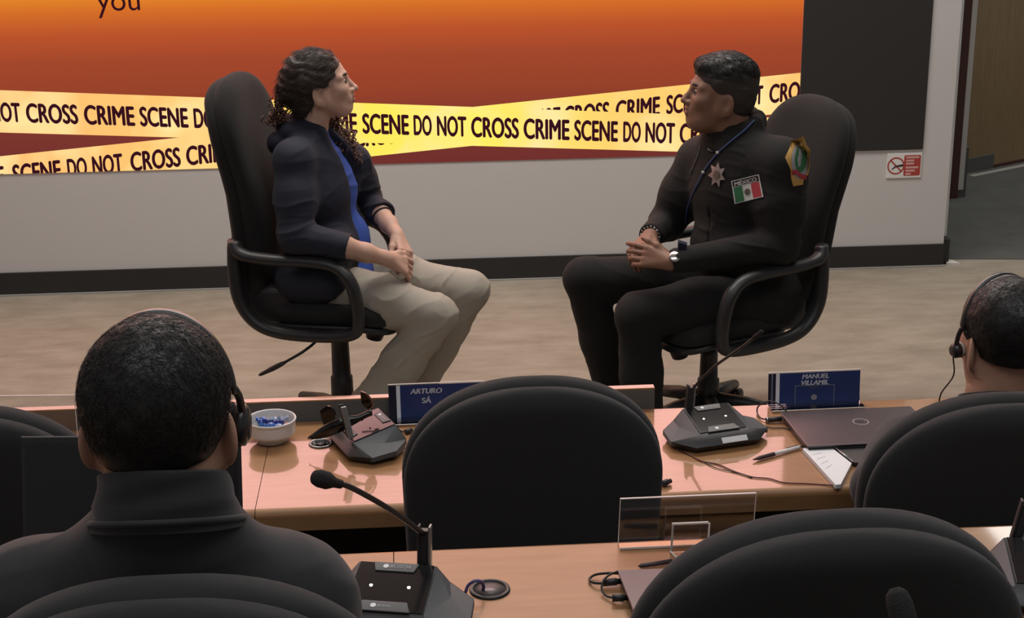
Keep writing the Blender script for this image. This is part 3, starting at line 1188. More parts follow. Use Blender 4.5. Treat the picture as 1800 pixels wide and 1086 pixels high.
# ------------------------------------------------------------------ office chairs
def loft_back(mb, z0, z1, W, T, cx, curve, Rz, nx=2.0, Rt=0.07, bot=0.05, wlow=1.0):
    """upright cushion: cx(z) fore-aft centre, rounded top"""
    zs = [z0 + bot * (1 - math.cos(a)) for a in np.linspace(0, math.pi / 2, 6)]
    zs += list(np.linspace(z0 + bot, z1 - Rz, 9))[1:]
    zs += [z1 - Rz + Rz * math.sin(a) for a in np.linspace(0, math.pi / 2, 20)][1:]
    zs[-1] = z1 - 1e-5
    n = 48

    def prof(z):
        w = W * (wlow + (1 - wlow) * min(1, (z - z0) / (z1 - Rz - z0)))
        t = T
        if z > z1 - Rz:
            u = (z - z1 + Rz) / Rz
            w *= max(0.0, 1 - u ** nx) ** (1 / nx)
        if z > z1 - Rt:
            u = (z - z1 + Rt) / Rt
            t *= max(0.02, 1 - u ** 2) ** 0.5
        if z < z0 + bot:
            u = (z0 + bot - z) / bot
            t *= max(0.02, 1 - u ** 2) ** 0.5
            w *= 1 - 0.12 * u ** 2
        return w, t
    vs, fs = [], []
    for z in zs:
        w, t = prof(z)
        t = min(t, max(w * 0.9, 0.002))
        for k in range(n):
            a = 2 * math.pi * k / n
            ca, sa = math.cos(a), math.sin(a)
            y = w * math.copysign(abs(ca) ** 0.62, ca)
            x = cx(z) + t * math.copysign(abs(sa) ** 0.8, sa) + curve * y * y
            vs.append((x, y, z))
    for i in range(len(zs) - 1):
        for k in range(n):
            fs.append((i * n + k, i * n + (k + 1) % n, (i + 1) * n + (k + 1) % n, (i + 1) * n + k))
    fs.append(tuple(reversed(range(n))))
    fs.append(tuple((len(zs) - 1) * n + k for k in range(n)))
    mb.add(vs, fs)


def chair(label, loc, rz, kind, lift=0.0, group=None, raise_back=0.0, lean=0.0, back_off=0.0, base_rot=14):
    FS = 0.065 if kind == 'high' else 0.0
    rb = raise_back
    root = thing('office_chair', label, 'chair', loc, rz, group)
    B = lambda m_, n_, mat_, par=root, **k: m_.build(n_, MAT[mat_], par, world_space=False, **k)
    sz = lift
    # star base
    for k in range(5):
        a = rad(36 + 72 * k + base_rot)
        c, s_ = math.cos(a), math.sin(a)
        leg = B(MB().tube([(0.02 * c, 0.02 * s_, 0.115), (0.14 * c, 0.14 * s_, 0.105), (0.29 * c, 0.29 * s_, 0.075)], [0.030, 0.026, 0.019], 10), 'base_leg', 'black_plastic', smooth=True)
        cs = MB()
        px, py = 0.29 * c, 0.29 * s_
        for sg in (-1, 1):
            o_ = np.array([px - s_ * 0.018 * sg, py + c * 0.018 * sg, 0.03])
            cs.lathe([(0.0, -0.010), (0.026, -0.010), (0.030, -0.006), (0.030, 0.006), (0.026, 0.010), (0.0, 0.010)], o_, 18, (-s_, c, 0))
        cs.tube([(px, py, 0.03), (px, py, 0.08)], 0.008, 8)
        B(cs, 'caster', 'black_plastic', leg, smooth=True)
    B(MB().lathe([(0.0, 0.10), (0.042, 0.10), (0.040, 0.20 + lift * 0.5), (0.034, 0.205 + lift * 0.5), (0.032, 0.30 + lift), (0.031, 0.335 + lift), (0.0, 0.335 + lift)], n=28), 'column_cover', 'black_plastic', smooth=True)
    B(MB().tube([(0, 0, 0.33 + lift), (0, 0, 0.40 + lift)], 0.014, 16), 'gas_lift', 'chrome', smooth=True)
    B(MB().box((-0.13, -0.09, 0.375 + sz), (0.11, 0.09, 0.418 + sz)), 'tilt_mechanism', 'black_plastic', bevel=0.01)
    B(MB().lathe([(0, -0.03), (0.030, -0.03), (0.036, 0.0), (0.036, 0.045), (0.0, 0.05)], (0.135, 0.0, 0.345 + sz), 20, (0.25, 0, 1)), 'tension_knob', 'black_plastic', smooth=True)
    lv = B(MB().tube(spline([(-0.02, -0.09, 0.39 + sz), (-0.02, -0.20, 0.375 + sz), (-0.06, -0.25, 0.345 + sz), (-0.13, -0.27, 0.305 + sz)], 6), 0.005, 8), 'lever', 'black_plastic', smooth=True)
    B(MB().tube(spline([(-0.12, -0.267, 0.31 + sz), (-0.17, -0.278, 0.285 + sz), (-0.215, -0.285, 0.262 + sz)], 5), [0.006, 0.009, 0.011, 0.012, 0.012, 0.012, 0.011, 0.010, 0.009, 0.008, 0.005][:11], 10, flat=((0, 0, 1), 0.7)), 'lever_paddle', 'black_plastic', lv, smooth=True)
    # seat: shell and cushion
    def seat(z0, z1, ins, name, mat_, x0=-0.29 + FS, x1=0.225 + FS * 0.4, w=0.255):
        m_ = MB()
        n = 44
        vs, fs = [], []
        lv_ = [(0.90, z0), (0.985, z0 + (z1 - z0) * 0.22), (1.0, z0 + (z1 - z0) * 0.5), (0.985, z0 + (z1 - z0) * 0.78), (0.90, z1 - 0.006), (0.6, z1), (0.25, z1 + 0.001)]
        for q, z in lv_:
            for k in range(n):
                a = 2 * math.pi * k / n
                ca, sa = math.cos(a), math.sin(a)
                x = (x0 + x1) / 2 + (x1 - x0) / 2 * q * math.copysign(abs(ca) ** 0.5, ca)
                y = (w - ins) * q * math.copysign(abs(sa) ** 0.5, sa)
                zz = z - max(0, x - 0.10) ** 2 * 1.6
                vs.append((x, y, zz))
        for i in range(len(lv_) - 1):
            for k in range(n):
                fs.append((i * n + k, i * n + (k + 1) % n, (i + 1) * n + (k + 1) % n, (i + 1) * n + k))
        fs.append(tuple(reversed(range(n))))
        fs.append(tuple((len(lv_) - 1) * n + k for k in range(n)))
        m_.add(vs, fs)
        return B(m_, name, mat_, smooth=True)
    seat(0.41 + sz, 0.445 + sz, 0.012, 'seat_shell', 'black_plastic')
    seat(0.435 + sz, 0.515 + sz, 0.0, 'seat_cushion', 'chair_fabric')
    B(MB().box((-0.268 + FS * 0.6 - (0.04 if FS else 0.0), -0.225, 0.425 + sz), (-0.10, 0.225, 0.56 + sz)), 'back_bracket', 'black_plastic', bevel=0.02)
    fab = 'chair_fabric' if kind == 'high' else 'chair_fabric_row'
    if kind == 'high':
        bz = [0.44, 0.50, 0.70, 0.85, 1.00, 1.15, 1.30]
        bx = [-0.262, -0.268, -0.270, -0.282, -0.318, -0.345, -0.350]
        cx = lambda z: float(np.interp(z - sz - rb, bz, bx)) - lean * max(0.0, z - sz - 0.62) - back_off * min(1, max(0, (z - sz - 0.44) / 0.25))
        m_ = MB()
        loft_back(m_, 0.50 + sz, 1.225 + sz + rb, 0.235, 0.055, lambda z: cx(z) + 0.015, 0.50, 0.24, 2.4, 0.09, wlow=0.97)
        B(m_, 'backrest_cushion', fab, smooth=True)
        m_ = MB()
        loft_back(m_, 0.44 + sz, 1.205 + sz + rb, 0.232, 0.040, lambda z: cx(z) - 0.030, 0.46, 0.24, 2.4, 0.07, wlow=1.0)
        B(m_, 'backrest_shell', fab, smooth=True)
    else:
        cx = lambda z: -0.265 - 0.085 * (z - sz - 0.50) / 0.6
        m_ = MB()
        loft_back(m_, 0.50 + sz, 1.115 + sz, 0.260, 0.044, lambda z: cx(z) + 0.012, 0.42, 0.225, 2.15, 0.065, wlow=0.97)
        B(m_, 'backrest_cushion', fab, smooth=True)
        m_ = MB()
        loft_back(m_, 0.46 + sz, 1.108 + sz, 0.256, 0.034, lambda z: cx(z) - 0.030, 0.38, 0.22, 2.15, 0.045, wlow=0.97)
        B(m_, 'backrest_shell', fab, smooth=True)
    # looped arms
    for sg in (-1, 1):
        yy = 0.285 * sg * (1.0 if kind == 'high' else 0.77)
        loop = [(-0.345, yy * 0.93, 0.735), (-0.315, yy, 0.700), (-0.22, yy * 1.02, 0.686), (-0.08, yy * 1.02, 0.682), (0.01, yy * 1.02, 0.668),
                (0.062, yy * 1.02, 0.620), (0.082, yy * 1.01, 0.548), (0.085, yy * 0.99, 0.47), (0.06, yy * 0.97, 0.425), (-0.05, yy * 0.96, 0.412), (-0.20, yy * 0.96, 0.420),
                (-0.285, yy * 0.96, 0.455), (-0.335, yy * 0.96, 0.53), (-0.348, yy * 0.95, 0.63)]
        P = spline([np.array(q) + (FS, 0, sz) for q in loop] + [np.array(loop[0]) + (FS, 0, sz)], 6)[:-1]
        R_ = []
        for q in P:
            top = q[2] - sz > 0.64 and q[0] > -0.30 + FS
            R_.append(0.0205 if top else 0.0225)
        B(MB().tube(P, R_, 14, closed=True, flat=((0, 1, 0), 1.25)), 'armrest', 'black_plastic', smooth=True)
    return root


CH_W = (at(600, 650, 5.3)[0], 5.3)
CH_O = (at(1246, 640, 5.25)[0], 5.25)
chair('high backed black office chair carrying the person in the navy jacket', (CH_W[0], CH_W[1], 0), rad(-13), 'high', 0.075, raise_back=0.045, base_rot=30)
chair('high backed black office chair carrying the person in dark uniform', (CH_O[0], CH_O[1], 0), rad(180 + 24), 'high', -0.01, raise_back=-0.01, lean=0.10, back_off=0.055, base_rot=34)


def row_chair(label, px, py, ztop, rz=90):
    """row chair whose backrest top edge sits at a picture point; faces the stage"""
    P = onz(px, py, ztop)
    a = rad(rz)
    off = -0.325
    x, y = P[0] - math.cos(a) * off, P[1] - math.sin(a) * off
    fz = TIER if ztop > 1.25 else 0.0
    return chair(label, (x, y, fz), a, 'row', ztop - fz - 1.115)


row_chair('empty black fabric office chair at the middle of the first desk', 937, 657, 1.165)
row_chair('black fabric office chair of the headphone wearer sitting by the logo laptop', 1768, 685, 1.15, 88)
row_chair('black fabric office chair beside clear card holder at the left end of the first desk', -75, 708, 1.15, 90)
row_chair('empty black fabric office chair nearest the camera, behind foam tipped microphone', 1472, 889, 1.372, 91)
row_chair('black fabric office chair behind the back of the person with the pink lit headphones', 290, 1004, 1.412, 90)


# ------------------------------------------------------------------ conference microphones
def mic_unit(label, C, yaw, stem=None, fin=(0.03, 0.052), slip=False, stem_r=0.0042, head_len=0.042, head_r=0.0125, fin_lean=(0.0, 0.15), group=None, lit=True):
    root = thing('conference_microphone', label, 'microphone', C, rad(yaw), group)
    B = lambda m_, n_, mat_, par=root, **k: m_.build(n_, MAT[mat_], par, world_space=False, **k)
    bot = [(-0.080, -0.070, 0.004), (0.080, -0.070, 0.004), (0.118, -0.030, 0.004), (0.112, 0.030, 0.004), (0.075, 0.068, 0.004), (-0.075, 0.068, 0.004), (-0.112, 0.030, 0.004), (-0.118, -0.030, 0.004)]
    mid_ = [(-0.082, -0.080, 0.018), (0.082, -0.080, 0.018), (0.128, -0.034, 0.022), (0.122, 0.030, 0.026), (0.076, 0.072, 0.030), (-0.076, 0.072, 0.030), (-0.122, 0.030, 0.026), (-0.128, -0.034, 0.022)]
    m_ = MB()
    m_.add(bot + mid_, [tuple(reversed(range(8)))] + [(i, (i + 1) % 8, 8 + (i + 1) % 8, 8 + i) for i in range(8)])
    # top: front apron, panel bed, wings
    tp = [(-0.062, -0.060, 0.040), (0.062, -0.060, 0.040), (0.060, 0.052, 0.066), (-0.060, 0.052, 0.066)]
    V = mid_ + tp
    m_.add(V, [(0, 1, 9, 8), (1, 2, 9), (4, 5, 11, 10), (0, 8, 7), (8, 9, 10, 11)])
    B(m_, 'base', 'unit_plastic', bevel=0.0018)
    for sg in (1, -1):
        ids = [(2, 3, 4), (1, 4, 1)]
        a = np.array(mid_[2]) * (sg, 1, 1)
        b = np.array(mid_[3]) * (sg, 1, 1)
        c = np.array(mid_[4]) * (sg, 1, 1)
        d, e = np.array(tp[1]) * (sg, 1, 1), np.array(tp[2]) * (sg, 1, 1)
        w = MB()
        pts = [d, a, b, c, e]
        if sg < 0:
            pts = pts[::-1]
        cen = sum(pts) / 5
        dn = np.array([0, 0, -0.012])
        w.add([p for p in pts] + [p + dn for p in pts] + [cen], [(i, (i + 1) % 5, 10) for i in range(5)] + [((i + 1) % 5, i, 5 + i, 5 + (i + 1) % 5) for i in range(5)] + [(9, 8, 7, 6, 5)])
        B(w, 'speaker_wing', 'unit_grill', bevel=0.0016)

    def tpp(x, v, lift=0.0):
        # point on the sloped display bed; v 0 front .. 1 back
        p0 = np.array([x, -0.060, 0.040])
        p1 = np.array([x, 0.052, 0.066])
        n = unit(np.cross((1, 0, 0), p1 - p0))
        return p0 + (p1 - p0) * v + n * lift
    q = MB()
    q.hexa([tpp(-0.060, 0.06, 0.0003), tpp(0.060, 0.06, 0.0003), tpp(0.058, 0.985, 0.0003), tpp(-0.058, 0.985, 0.0003),
            tpp(-0.060, 0.06, 0.0022), tpp(0.060, 0.06, 0.0022), tpp(0.058, 0.985, 0.0022), tpp(-0.058, 0.985, 0.0022)])
    dp = B(q, 'display_panel', 'gloss_black', bevel=0.0008)
    for nm, v0, v1, xa, xb in (('name_label', 0.80, 0.975, 0.036, 0.030), ('button_label', 0.03, 0.22, 0.042, 0.034)):
        q = MB()
        lo, hi = (xa, xb) if v0 < 0.5 else (xb, xa)
        q.hexa([tpp(-lo, v0, 0.001), tpp(lo, v0, 0.001), tpp(hi, v1, 0.001), tpp(-hi, v1, 0.001),
                tpp(-lo, v0, 0.0045), tpp(lo, v0, 0.0045), tpp(hi, v1, 0.0045), tpp(-hi, v1, 0.0045)])
        lb = B(q, nm, 'label_grey', bevel=0.0012)
        tv, tf, ta = text_verts('BOSCH', 0.015)
        t = MB()
        hgt_ = 0.06 if v0 > 0.5 else 0.035
        wid = hgt_ * 0.115 * ta
        vc = (v0 + v1) / 2
        for f in tf:
            t.add([tpp(-0.008 + wid * tv[i, 0], vc - hgt_ / 2 + hgt_ * tv[i, 1], 0.0051) for i in f], [tuple(range(len(f)))])
        n_ = 14
        ring = []
        for k in range(n_):
            an = 2 * math.pi * k / n_
            ring.append(tpp(-0.015 + 0.0045 * math.cos(an), vc + 0.0045 / 0.115 * math.sin(an), 0.0051))
        t.add(ring, [tuple(range(n_))])
        B(t, 'lettering', 'ink_text', lb)
    for x in (-0.029, 0.029):
        t = MB()
        t.lathe([(0.0026, -0.001), (0.0026, 0.0010), (0.0, 0.0016)], tpp(x, 0.52, 0.0024), 16)
        B(t, 'indicator_light', 'led_white' if lit else 'gloss_black', dp)
    if slip:
        q = MB()
        a, b = np.array([-0.042, -0.0795, 0.0195]), np.array([0.050, -0.0795, 0.0195])
        q.obox((-0.014, -0.0795, 0.0195), (0.066, 0, 0), (0, 0.010, 0.0105), (0, -0.0012, 0.0012))
        B(q, 'paper_slip', 'paper', bevel=0.0005)
    # plug: two grey prongs with black core
    fx, fy = fin
    lx, ly = fin_lean
    for sg in (-1, 1):
        q = MB()
        o_ = np.array([fx + sg * 0.0085, fy, 0.05])
        q.obox(o_ + (-0.0022, -0.007, 0), (0.0044, 0, 0), (0, 0.014, 0), (lx * 0.075, ly * 0.075, 0.075))
        B(q, 'plug_prong', 'fin_grey' if sg > 0 else 'black_plastic', bevel=0.0018)
    q = MB()
    q.obox((fx - 0.0065, fy - 0.006, 0.048), (0.013, 0, 0), (0, 0.012, 0), (lx * 0.07, ly * 0.07, 0.07))
    B(q, 'plug_core', 'black_plastic', bevel=0.001)
    if stem:
        M = root_matrix(root).inverted()
        pts = [np.array([fx + lx * 0.06, fy + ly * 0.06, 0.11])] + [np.array(M @ Vector(p)) for p in stem]
        path = spline(pts, 7)
        B(MB().tube(path, stem_r, 10), 'gooseneck', 'black_plastic', smooth=True)
        d = unit(path[-1] - path[-2])
        e = path[-1]
        q = MB()
        q.lathe([(0.0, -0.012), (stem_r * 1.5, -0.012), (stem_r * 1.7, 0.0), (head_r * 0.75, 0.006), (head_r, 0.014), (head_r, head_len * 0.7), (head_r * 0.82, head_len * 0.9), (head_r * 0.4, head_len), (0.0, head_len * 1.01)], e, 20, d)
        B(q, 'microphone_head', 'foam', smooth=True)
    return root


C = onz(686, 1030, ZN + 0.055)
mic_unit('black conference microphone with long gooseneck on the closer desk by the violet cable', (C[0], C[1], ZN), -13,
         [at(690, 898, 2.06), at(620, 858, 1.99), at(588, 848, 1.97)], fin=(0.040, 0.058), head_len=0.040, head_r=0.0125)
C = onz(1255, 732, ZM + 0.055)
mic_unit('black conference microphone with thin upright gooseneck and paper slip beside laptop and name card', (C[0], C[1] - 0.005, ZM), 14,
         [at(1222, 678, 3.46), at(1256, 644, 3.42), at(1300, 613, 3.36), at(1330, 590, 3.32)], fin=(-0.045, 0.050), slip=True, stem_r=0.0035, head_len=0.024, head_r=0.0055, fin_lean=(0.12, 0.1))
Pn, Pf = onz(662, 795, ZM + 0.01), onz(606, 735, ZM + 0.03)
dv = Pf - Pn
yaw_ = math.degrees(math.atan2(dv[1], dv[0])) + 180 - 4
C = onz(646, 762, ZM + 0.03)
UL = mic_unit('black conference microphone turned sideways under the sunglasses next to candy bowl', (C[0], C[1], ZM), yaw_, None, fin=(0.050, -0.060), fin_lean=(-0.30, -0.12), lit=False)
C = onz(1846, 990, ZN + 0.05)
mic_unit('black conference microphone cut by the right picture edge on the closer desk', (C[0], C[1], ZN), -10, None, fin=(-0.042, 0.056), fin_lean=(0.22, 0.15))
C = np.array([at(1640, 1086, 0.80)[0], 0.78, 1.34])
tip = CAM + ray(1590, 1052) * 1.13
mic_unit('foam tipped gooseneck microphone poking up before the nearest empty chair', tuple(C), 0,
         [tip + (0.06, -0.14, -0.17), tip + (0.02, -0.04, -0.09), tip + (0.004, -0.006, -0.03)], fin=(0.0, 0.055), head_len=0.038, head_r=0.0098)

# ------------------------------------------------------------------ sunglasses on the left unit
A_, B2_ = at(541, 768, 3.44), at(655, 722, 3.46)
sg_root = thing('sunglasses', 'dark wraparound sunglasses lying across the microphone beside candy bowl', 'sunglasses', tuple((A_ + B2_) / 2))
mb = MB()
n = 16
vs, fs = [], []
for i in range(n):
    t = i / (n - 1)
    top = at(541 + 112 * t, 770 - 50 * t - 10 * math.sin(math.pi * min(1, t * 1.25)), 3.435 - 0.02 * math.sin(math.pi * t))
    bt = at(541 + 114 * t, 772 - 42 * t + 13 * math.sin(math.pi * min(1, t * 1.1)) * (1 - 0.65 * t), 3.425 - 0.02 * math.sin(math.pi * t))
    for q in (top, bt, bt + (0, 0.004, 0.0005), top + (0, 0.004, 0.0005)):
        vs.append(q)
for i in range(n - 1):
    for k in range(4):
        k2 = (k + 1) % 4
        fs.append((i * 4 + k, (i + 1) * 4 + k, (i + 1) * 4 + k2, i * 4 + k2))
fs += [(0, 1, 2, 3), tuple((n - 1) * 4 + k for k in (3, 2, 1, 0))]
mb.add(vs, fs)
mb.build('temple', MAT['lens_dark'], sg_root, True)
lens = spline([at(x, y, 3.47) for x, y in ((633, 688), (644, 693), (652, 704), (653, 716), (645, 718), (636, 708), (633, 688))], 5)[:-1]
mb = MB().prism(lens, (0.002, 0.006, 0))
mb.build('lens', MAT['lens_dark'], sg_root)
rim = spline([at(x, y, 3.462) for x, y in ((634, 688), (646, 694), (654, 706), (655, 714), (648, 721), (640, 726), (628, 731))], 5)
MB().tube(rim, 0.0024, 8).build('rim', new_mat('glasses_rim', (0.35, 0.2, 0.16), 0.12, metal=0.8), sg_root, True)
lens = spline([at(x, y, 3.50) for x, y in ((562, 722), (575, 714), (586, 720), (589, 738), (580, 752), (568, 744), (562, 722))], 5)[:-1]
MB().prism(lens, (0.002, 0.006, 0)).build('lens', MAT['lens_dark'], sg_root)

# ------------------------------------------------------------------ candy bowl
bc = onz(478.5, 778, ZM)
bc = np.array([bc[0], bc[1] + 0.012, ZM])
bowl = thing('candy_bowl', 'white ceramic bowl of blue wrapped candies on glossy desk', 'bowl', tuple(bc))
R = 0.0605
MB().lathe([(0.0, 0.0008), (0.034, 0.0008), (0.0372, 0.0025), (0.0378, 0.006), (0.040, 0.009), (0.0550, 0.0215), (0.0568, 0.0235), (0.0574, 0.027), (0.0585, 0.050), (0.0588, 0.0535), (R, 0.0550), (R + 0.0006, 0.058), (R - 0.001, 0.0605), (0.0575, 0.0600), (0.0560, 0.057), (0.0550, 0.050),
            (0.0535, 0.027), (0.048, 0.019), (0.030, 0.010), (0.0, 0.009)], bc, 64).build('bowl_body', MAT['ceramic'], bowl, True)
wraps = [new_mat('wrap_blue', (0.05, 0.16, 0.52), 0.25, noise=0.5, nscale=300), new_mat('wrap_navy', (0.012, 0.035, 0.22), 0.25, noise=0.3, nscale=300),
         new_mat('wrap_pale', (0.36, 0.44, 0.62), 0.25, noise=0.2, nscale=300), new_mat('wrap_clear', (0.50, 0.47, 0.46), 0.2, noise=0.2, nscale=300),
         new_mat('wrap_pink', (0.55, 0.26, 0.26), 0.25, noise=0.2, nscale=300), new_mat('wrap_green', (0.28, 0.33, 0.20), 0.25, noise=0.2, nscale=300)]
names = ['bright blue', 'navy blue', 'pale blue', 'clear', 'pink', 'green']
rc = random.Random(11)
cs = []
layout = [(-0.020, 0.016, 0), (-0.026, 0.000, 0), (-0.012, -0.002, 1), (0.004, 0.004, 2), (0.014, -0.010, 1), (0.022, 0.010, 2), (0.002, -0.024, 0), (-0.012, -0.024, 5), (-0.034, -0.012, 5),
          (-0.036, 0.012, 3), (0.036, 0.004, 4), (0.032, -0.018, 4), (0.018, -0.026, 2), (0.004, 0.026, 3), (-0.012, 0.032, 3), (0.024, 0.028, 3)]
tot = {}
for (dx, dy, w) in layout:
    tot[w] = tot.get(w, 0) + 1
for i, (dx, dy, w) in enumerate(layout):
    z = 0.036 + 0.010 * (1 - (dx * dx + dy * dy) / 0.0016) + (0.008 if w in (0, 1, 2) else 0)
    o_ = bc + (dx, dy, z)
    a = rc.uniform(0, 6.28)
    u = np.array([math.cos(a), math.sin(a), rc.uniform(-0.3, 0.3)])
    u = unit(u)
    pr = [(0.0055, -0.019), (0.0062, -0.017), (0.0018, -0.0105), (0.0050, -0.008), (0.0072, -0.003), (0.0072, 0.003), (0.0050, 0.008), (0.0018, 0.0105), (0.0062, 0.017), (0.0055, 0.019)]
    m_ = MB()
    m_.lathe(pr, o_, 9, u)
    m_.v = [tuple(np.array(v) + np.array([rc.uniform(-1, 1) for _ in range(3)]) * 0.0012) for v in m_.v]
    c_o = m_.build('wrapped_candy', wraps[w], None)
    where = {0: 'bright blue twist wrapped candy in white bowl', 1: 'navy blue twist wrapped candy in white bowl', 2: 'pale blue twist wrapped candy in white bowl', 3: 'clear wrapped candy at the back of white bowl',
             4: 'pink wrapped candy at right side of white bowl', 5: 'green tinted wrapped candy at front of white bowl'}[w]
    tag(c_o, where, 'candy', 'candies in the white bowl, ' + names[w])


# ------------------------------------------------------------------ name cards and clear holders
def quad_map(p00, p10, p11, p01, lift):
    p00, p10, p11, p01 = [np.asarray(p, float) for p in (p00, p10, p11, p01)]
    n = unit(np.cross(p10 - p00, p01 - p00))
    if n @ (CAM - p00) < 0:
        n = -n
    return lambda u, v, l=lift: (p00 * (1 - u) * (1 - v) + p10 * u * (1 - v) + p11 * u * v + p01 * (1 - u) * v) + n * l


def patch(mb, f, u0, u1, v0, v1, l):
    mb.add([f(u0, v0, l), f(u1, v0, l), f(u1, v1, l), f(u0, v1, l)], [(0, 1, 2, 3)])


def put_text(f, txt, uc, vc, hv, aspect_uv, l, mat, name, parent, fat=0.02, italic=0.0, stretch=1.0):
    tv, tf, ta = text_verts(txt, fat)
    wu = hv * ta * aspect_uv * stretch
    t = MB()
    for fc in tf:
        t.add([f(uc - wu / 2 + wu * tv[i, 0] + italic * wu * 0.1 * (tv[i, 1] - 0.5), vc - hv / 2 + hv * tv[i, 1], l) for i in fc], [tuple(range(len(fc)))])
    return t.build(name, mat, parent)


def name_card(label, bl, br, hgt, lines, emblem, lean=0.25, foot=0.05):
    bl, br = np.asarray(bl, float), np.asarray(br, float)
    dx = unit(br - bl)
    back = unit(np.cross((0, 0, 1), dx))
    upv = unit(np.array([0, 0, 1.0]) + back * lean) * hgt
    root = thing('name_card', label, 'name card', tuple((bl + br) / 2))
    th = back * 0.003
    MB().obox(bl, br - bl, th, upv).build('acrylic_plate', MAT['acrylic'], root)
    e = MB()
    e.obox(bl + upv, br - bl, th, upv * 0.03)
    e.obox(bl - back * foot + (0, 0, 0.0005), br - bl, back * 0.003, (0, 0, 0.003))
    e.build('polished_edge', MAT['acrylic_edge'], root, bevel=0.0008)
    MB().obox(bl - back * foot + (0, 0, 0.0006), br - bl, back * foot, (0, 0, 0.0025)).build('acrylic_foot', MAT['acrylic'], root)
    W = np.linalg.norm(br - bl)
    f = quad_map(bl, br, br + upv, bl + upv, 0.0)
    cd_ = MB()
    patch(cd_, f, 0.004, 0.996, 0.01, 0.99, 0.0010)
    card = cd_.build('printed_card', MAT['card_blue'], root)
    s1 = MB()
    patch(s1, f, 0.004, 0.085, 0.01, 0.99, 0.0014)
    s1.build('dark_stripe', MAT['card_dark'], card)
    s2 = MB()
    patch(s2, f, 0.085, 0.125, 0.01, 0.99, 0.0015)
    s2.build('pale_stripe', MAT['card_white'], card)
    if emblem:
        s3 = MB()
        patch(s3, f, 0.036, 0.052, 0.01, 0.99, 0.0017)
        fr = 0.008
        patch(s3, f, 0.29, 0.72, 0.565, 0.59, 0.0017)
        patch(s3, f, 0.29, 0.29 + fr, 0.02, 0.565, 0.0017)
        patch(s3, f, 0.72 - fr, 0.72, 0.02, 0.565, 0.0017)
        s3.build('grey_frame', MAT['card_grey'], card)
        c = MB()
        cc = np.array((0.5, 0.20))
        pts = [f(cc[0] + 0.032 * math.cos(a), cc[1] + 0.032 * W / hgt * math.sin(a), 0.0018) for a in np.linspace(0, 2 * math.pi, 20)[:-1]]
        c.add(pts, [tuple(range(len(pts)))])
        c.build('seal', new_mat('seal_tan', (0.25, 0.23, 0.24), 0.5), card)
    for txt, uc, vc, hv, mat_, fat in lines:
        put_text(f, txt, uc, vc, hv, hgt / W, 0.0020, MAT[mat_], 'lettering', card, fat, 0.35, 1.05)
    return root


YC = 3.600
hgt_c = at(1351, 660, YC + 0.01)[2] - ZM
name_card('blue name card in clear stand beside closed laptop', onz(1349, 712, ZM + 0.003), onz(1511, 705, ZM + 0.003), hgt_c * 1.0,
          [('MANUEL', 0.515, 0.865, 0.150, 'card_white', 0.06), ('VILLAMIL', 0.505, 0.668, 0.150, 'card_white', 0.06), ('Mexico', 0.50, 0.505, 0.075, 'card_grey', 0.01)], True, lean=0.08)
b0_ = onz(684, 736, ZM + 0.003)
b1_ = onz(851, 729, ZM + 0.003)
name_card('dark blue name card half hidden behind the empty middle chair', b0_, b1_, at(684, 681, b0_[1])[2] - ZM,
          [('ARTURO', 0.40, 0.80, 0.16, 'card_white', 0.06), ('S\u00c1', 0.40, 0.54, 0.21, 'card_white', 0.05)], False, lean=0.08)


def clear_holder(label, tl, tr, bl, th=0.003, inner=None, foot=0.0):
    tl, tr, bl = [np.asarray(q, float) for q in (tl, tr, bl)]
    root = thing('card_holder', label, 'card holder', tuple(bl))
    up, ax = tl - bl, tr - tl
    back = unit(np.cross(up, ax)) * -th
    if back[1] < 0:
        back = -back
    MB().obox(bl, ax, back, up).build('acrylic_plate', MAT['acrylic'], root)
    e = MB()
    e.obox(bl + up, ax, back * 1.2, up * 0.02)
    e.obox(bl - ax * 0.003, ax * 0.004, back * 1.2, up * 1.02)
    e.obox(bl + ax * 0.999, ax * 0.004, back * 1.2, up * 1.02)
    e.build('polished_edge', MAT['acrylic_edge'], root)
    if foot:
        fv = unit(np.cross(ax, (0, 0, 1))) * foot
        if fv[1] > 0:
            fv = -fv
        MB().obox(bl + (0, 0, 0.0004), ax, fv, (0, 0, 0.003)).build('acrylic_foot', MAT['acrylic'], root)
        MB().obox(bl + fv + (0, 0, 0.0005), ax, fv * 0.12, (0, 0, 0.0032)).build('foot_edge', MAT['acrylic_edge'], root)
    if inner is not None:
        ib, iw, ih, dpt = inner
        p = MB()
        o_ = bl + ax * ib - back * (dpt / th) * 0 + np.array([0, -dpt, 0])
        wv, hv = unit(ax) * iw, unit(up) * ih
        p.obox(o_, wv, np.array([0, 0.0025, 0]), hv)
        p.build('card_pocket', MAT['acrylic'], root)
        e = MB()
        t = 0.003
        e.obox(o_ + hv, wv, np.array([0, 0.003, 0]), unit(up) * t)
        e.obox(o_, unit(ax) * t, np.array([0, 0.003, 0]), hv)
        e.obox(o_ + wv, unit(ax) * t, np.array([0, 0.003, 0]), hv)
        q = spline([o_, o_ + unit(ax) * 0.006 + (0, -0.02, -0.0), o_ + unit(ax) * 0.016 + (0, -0.05, 0.0)], 4)
        e.tube([np.array([p_[0], p_[1], ZN + 0.003]) for p_ in q], 0.0015, 6)
        e.build('pocket_edge', MAT['acrylic_edge'], root)
    return root


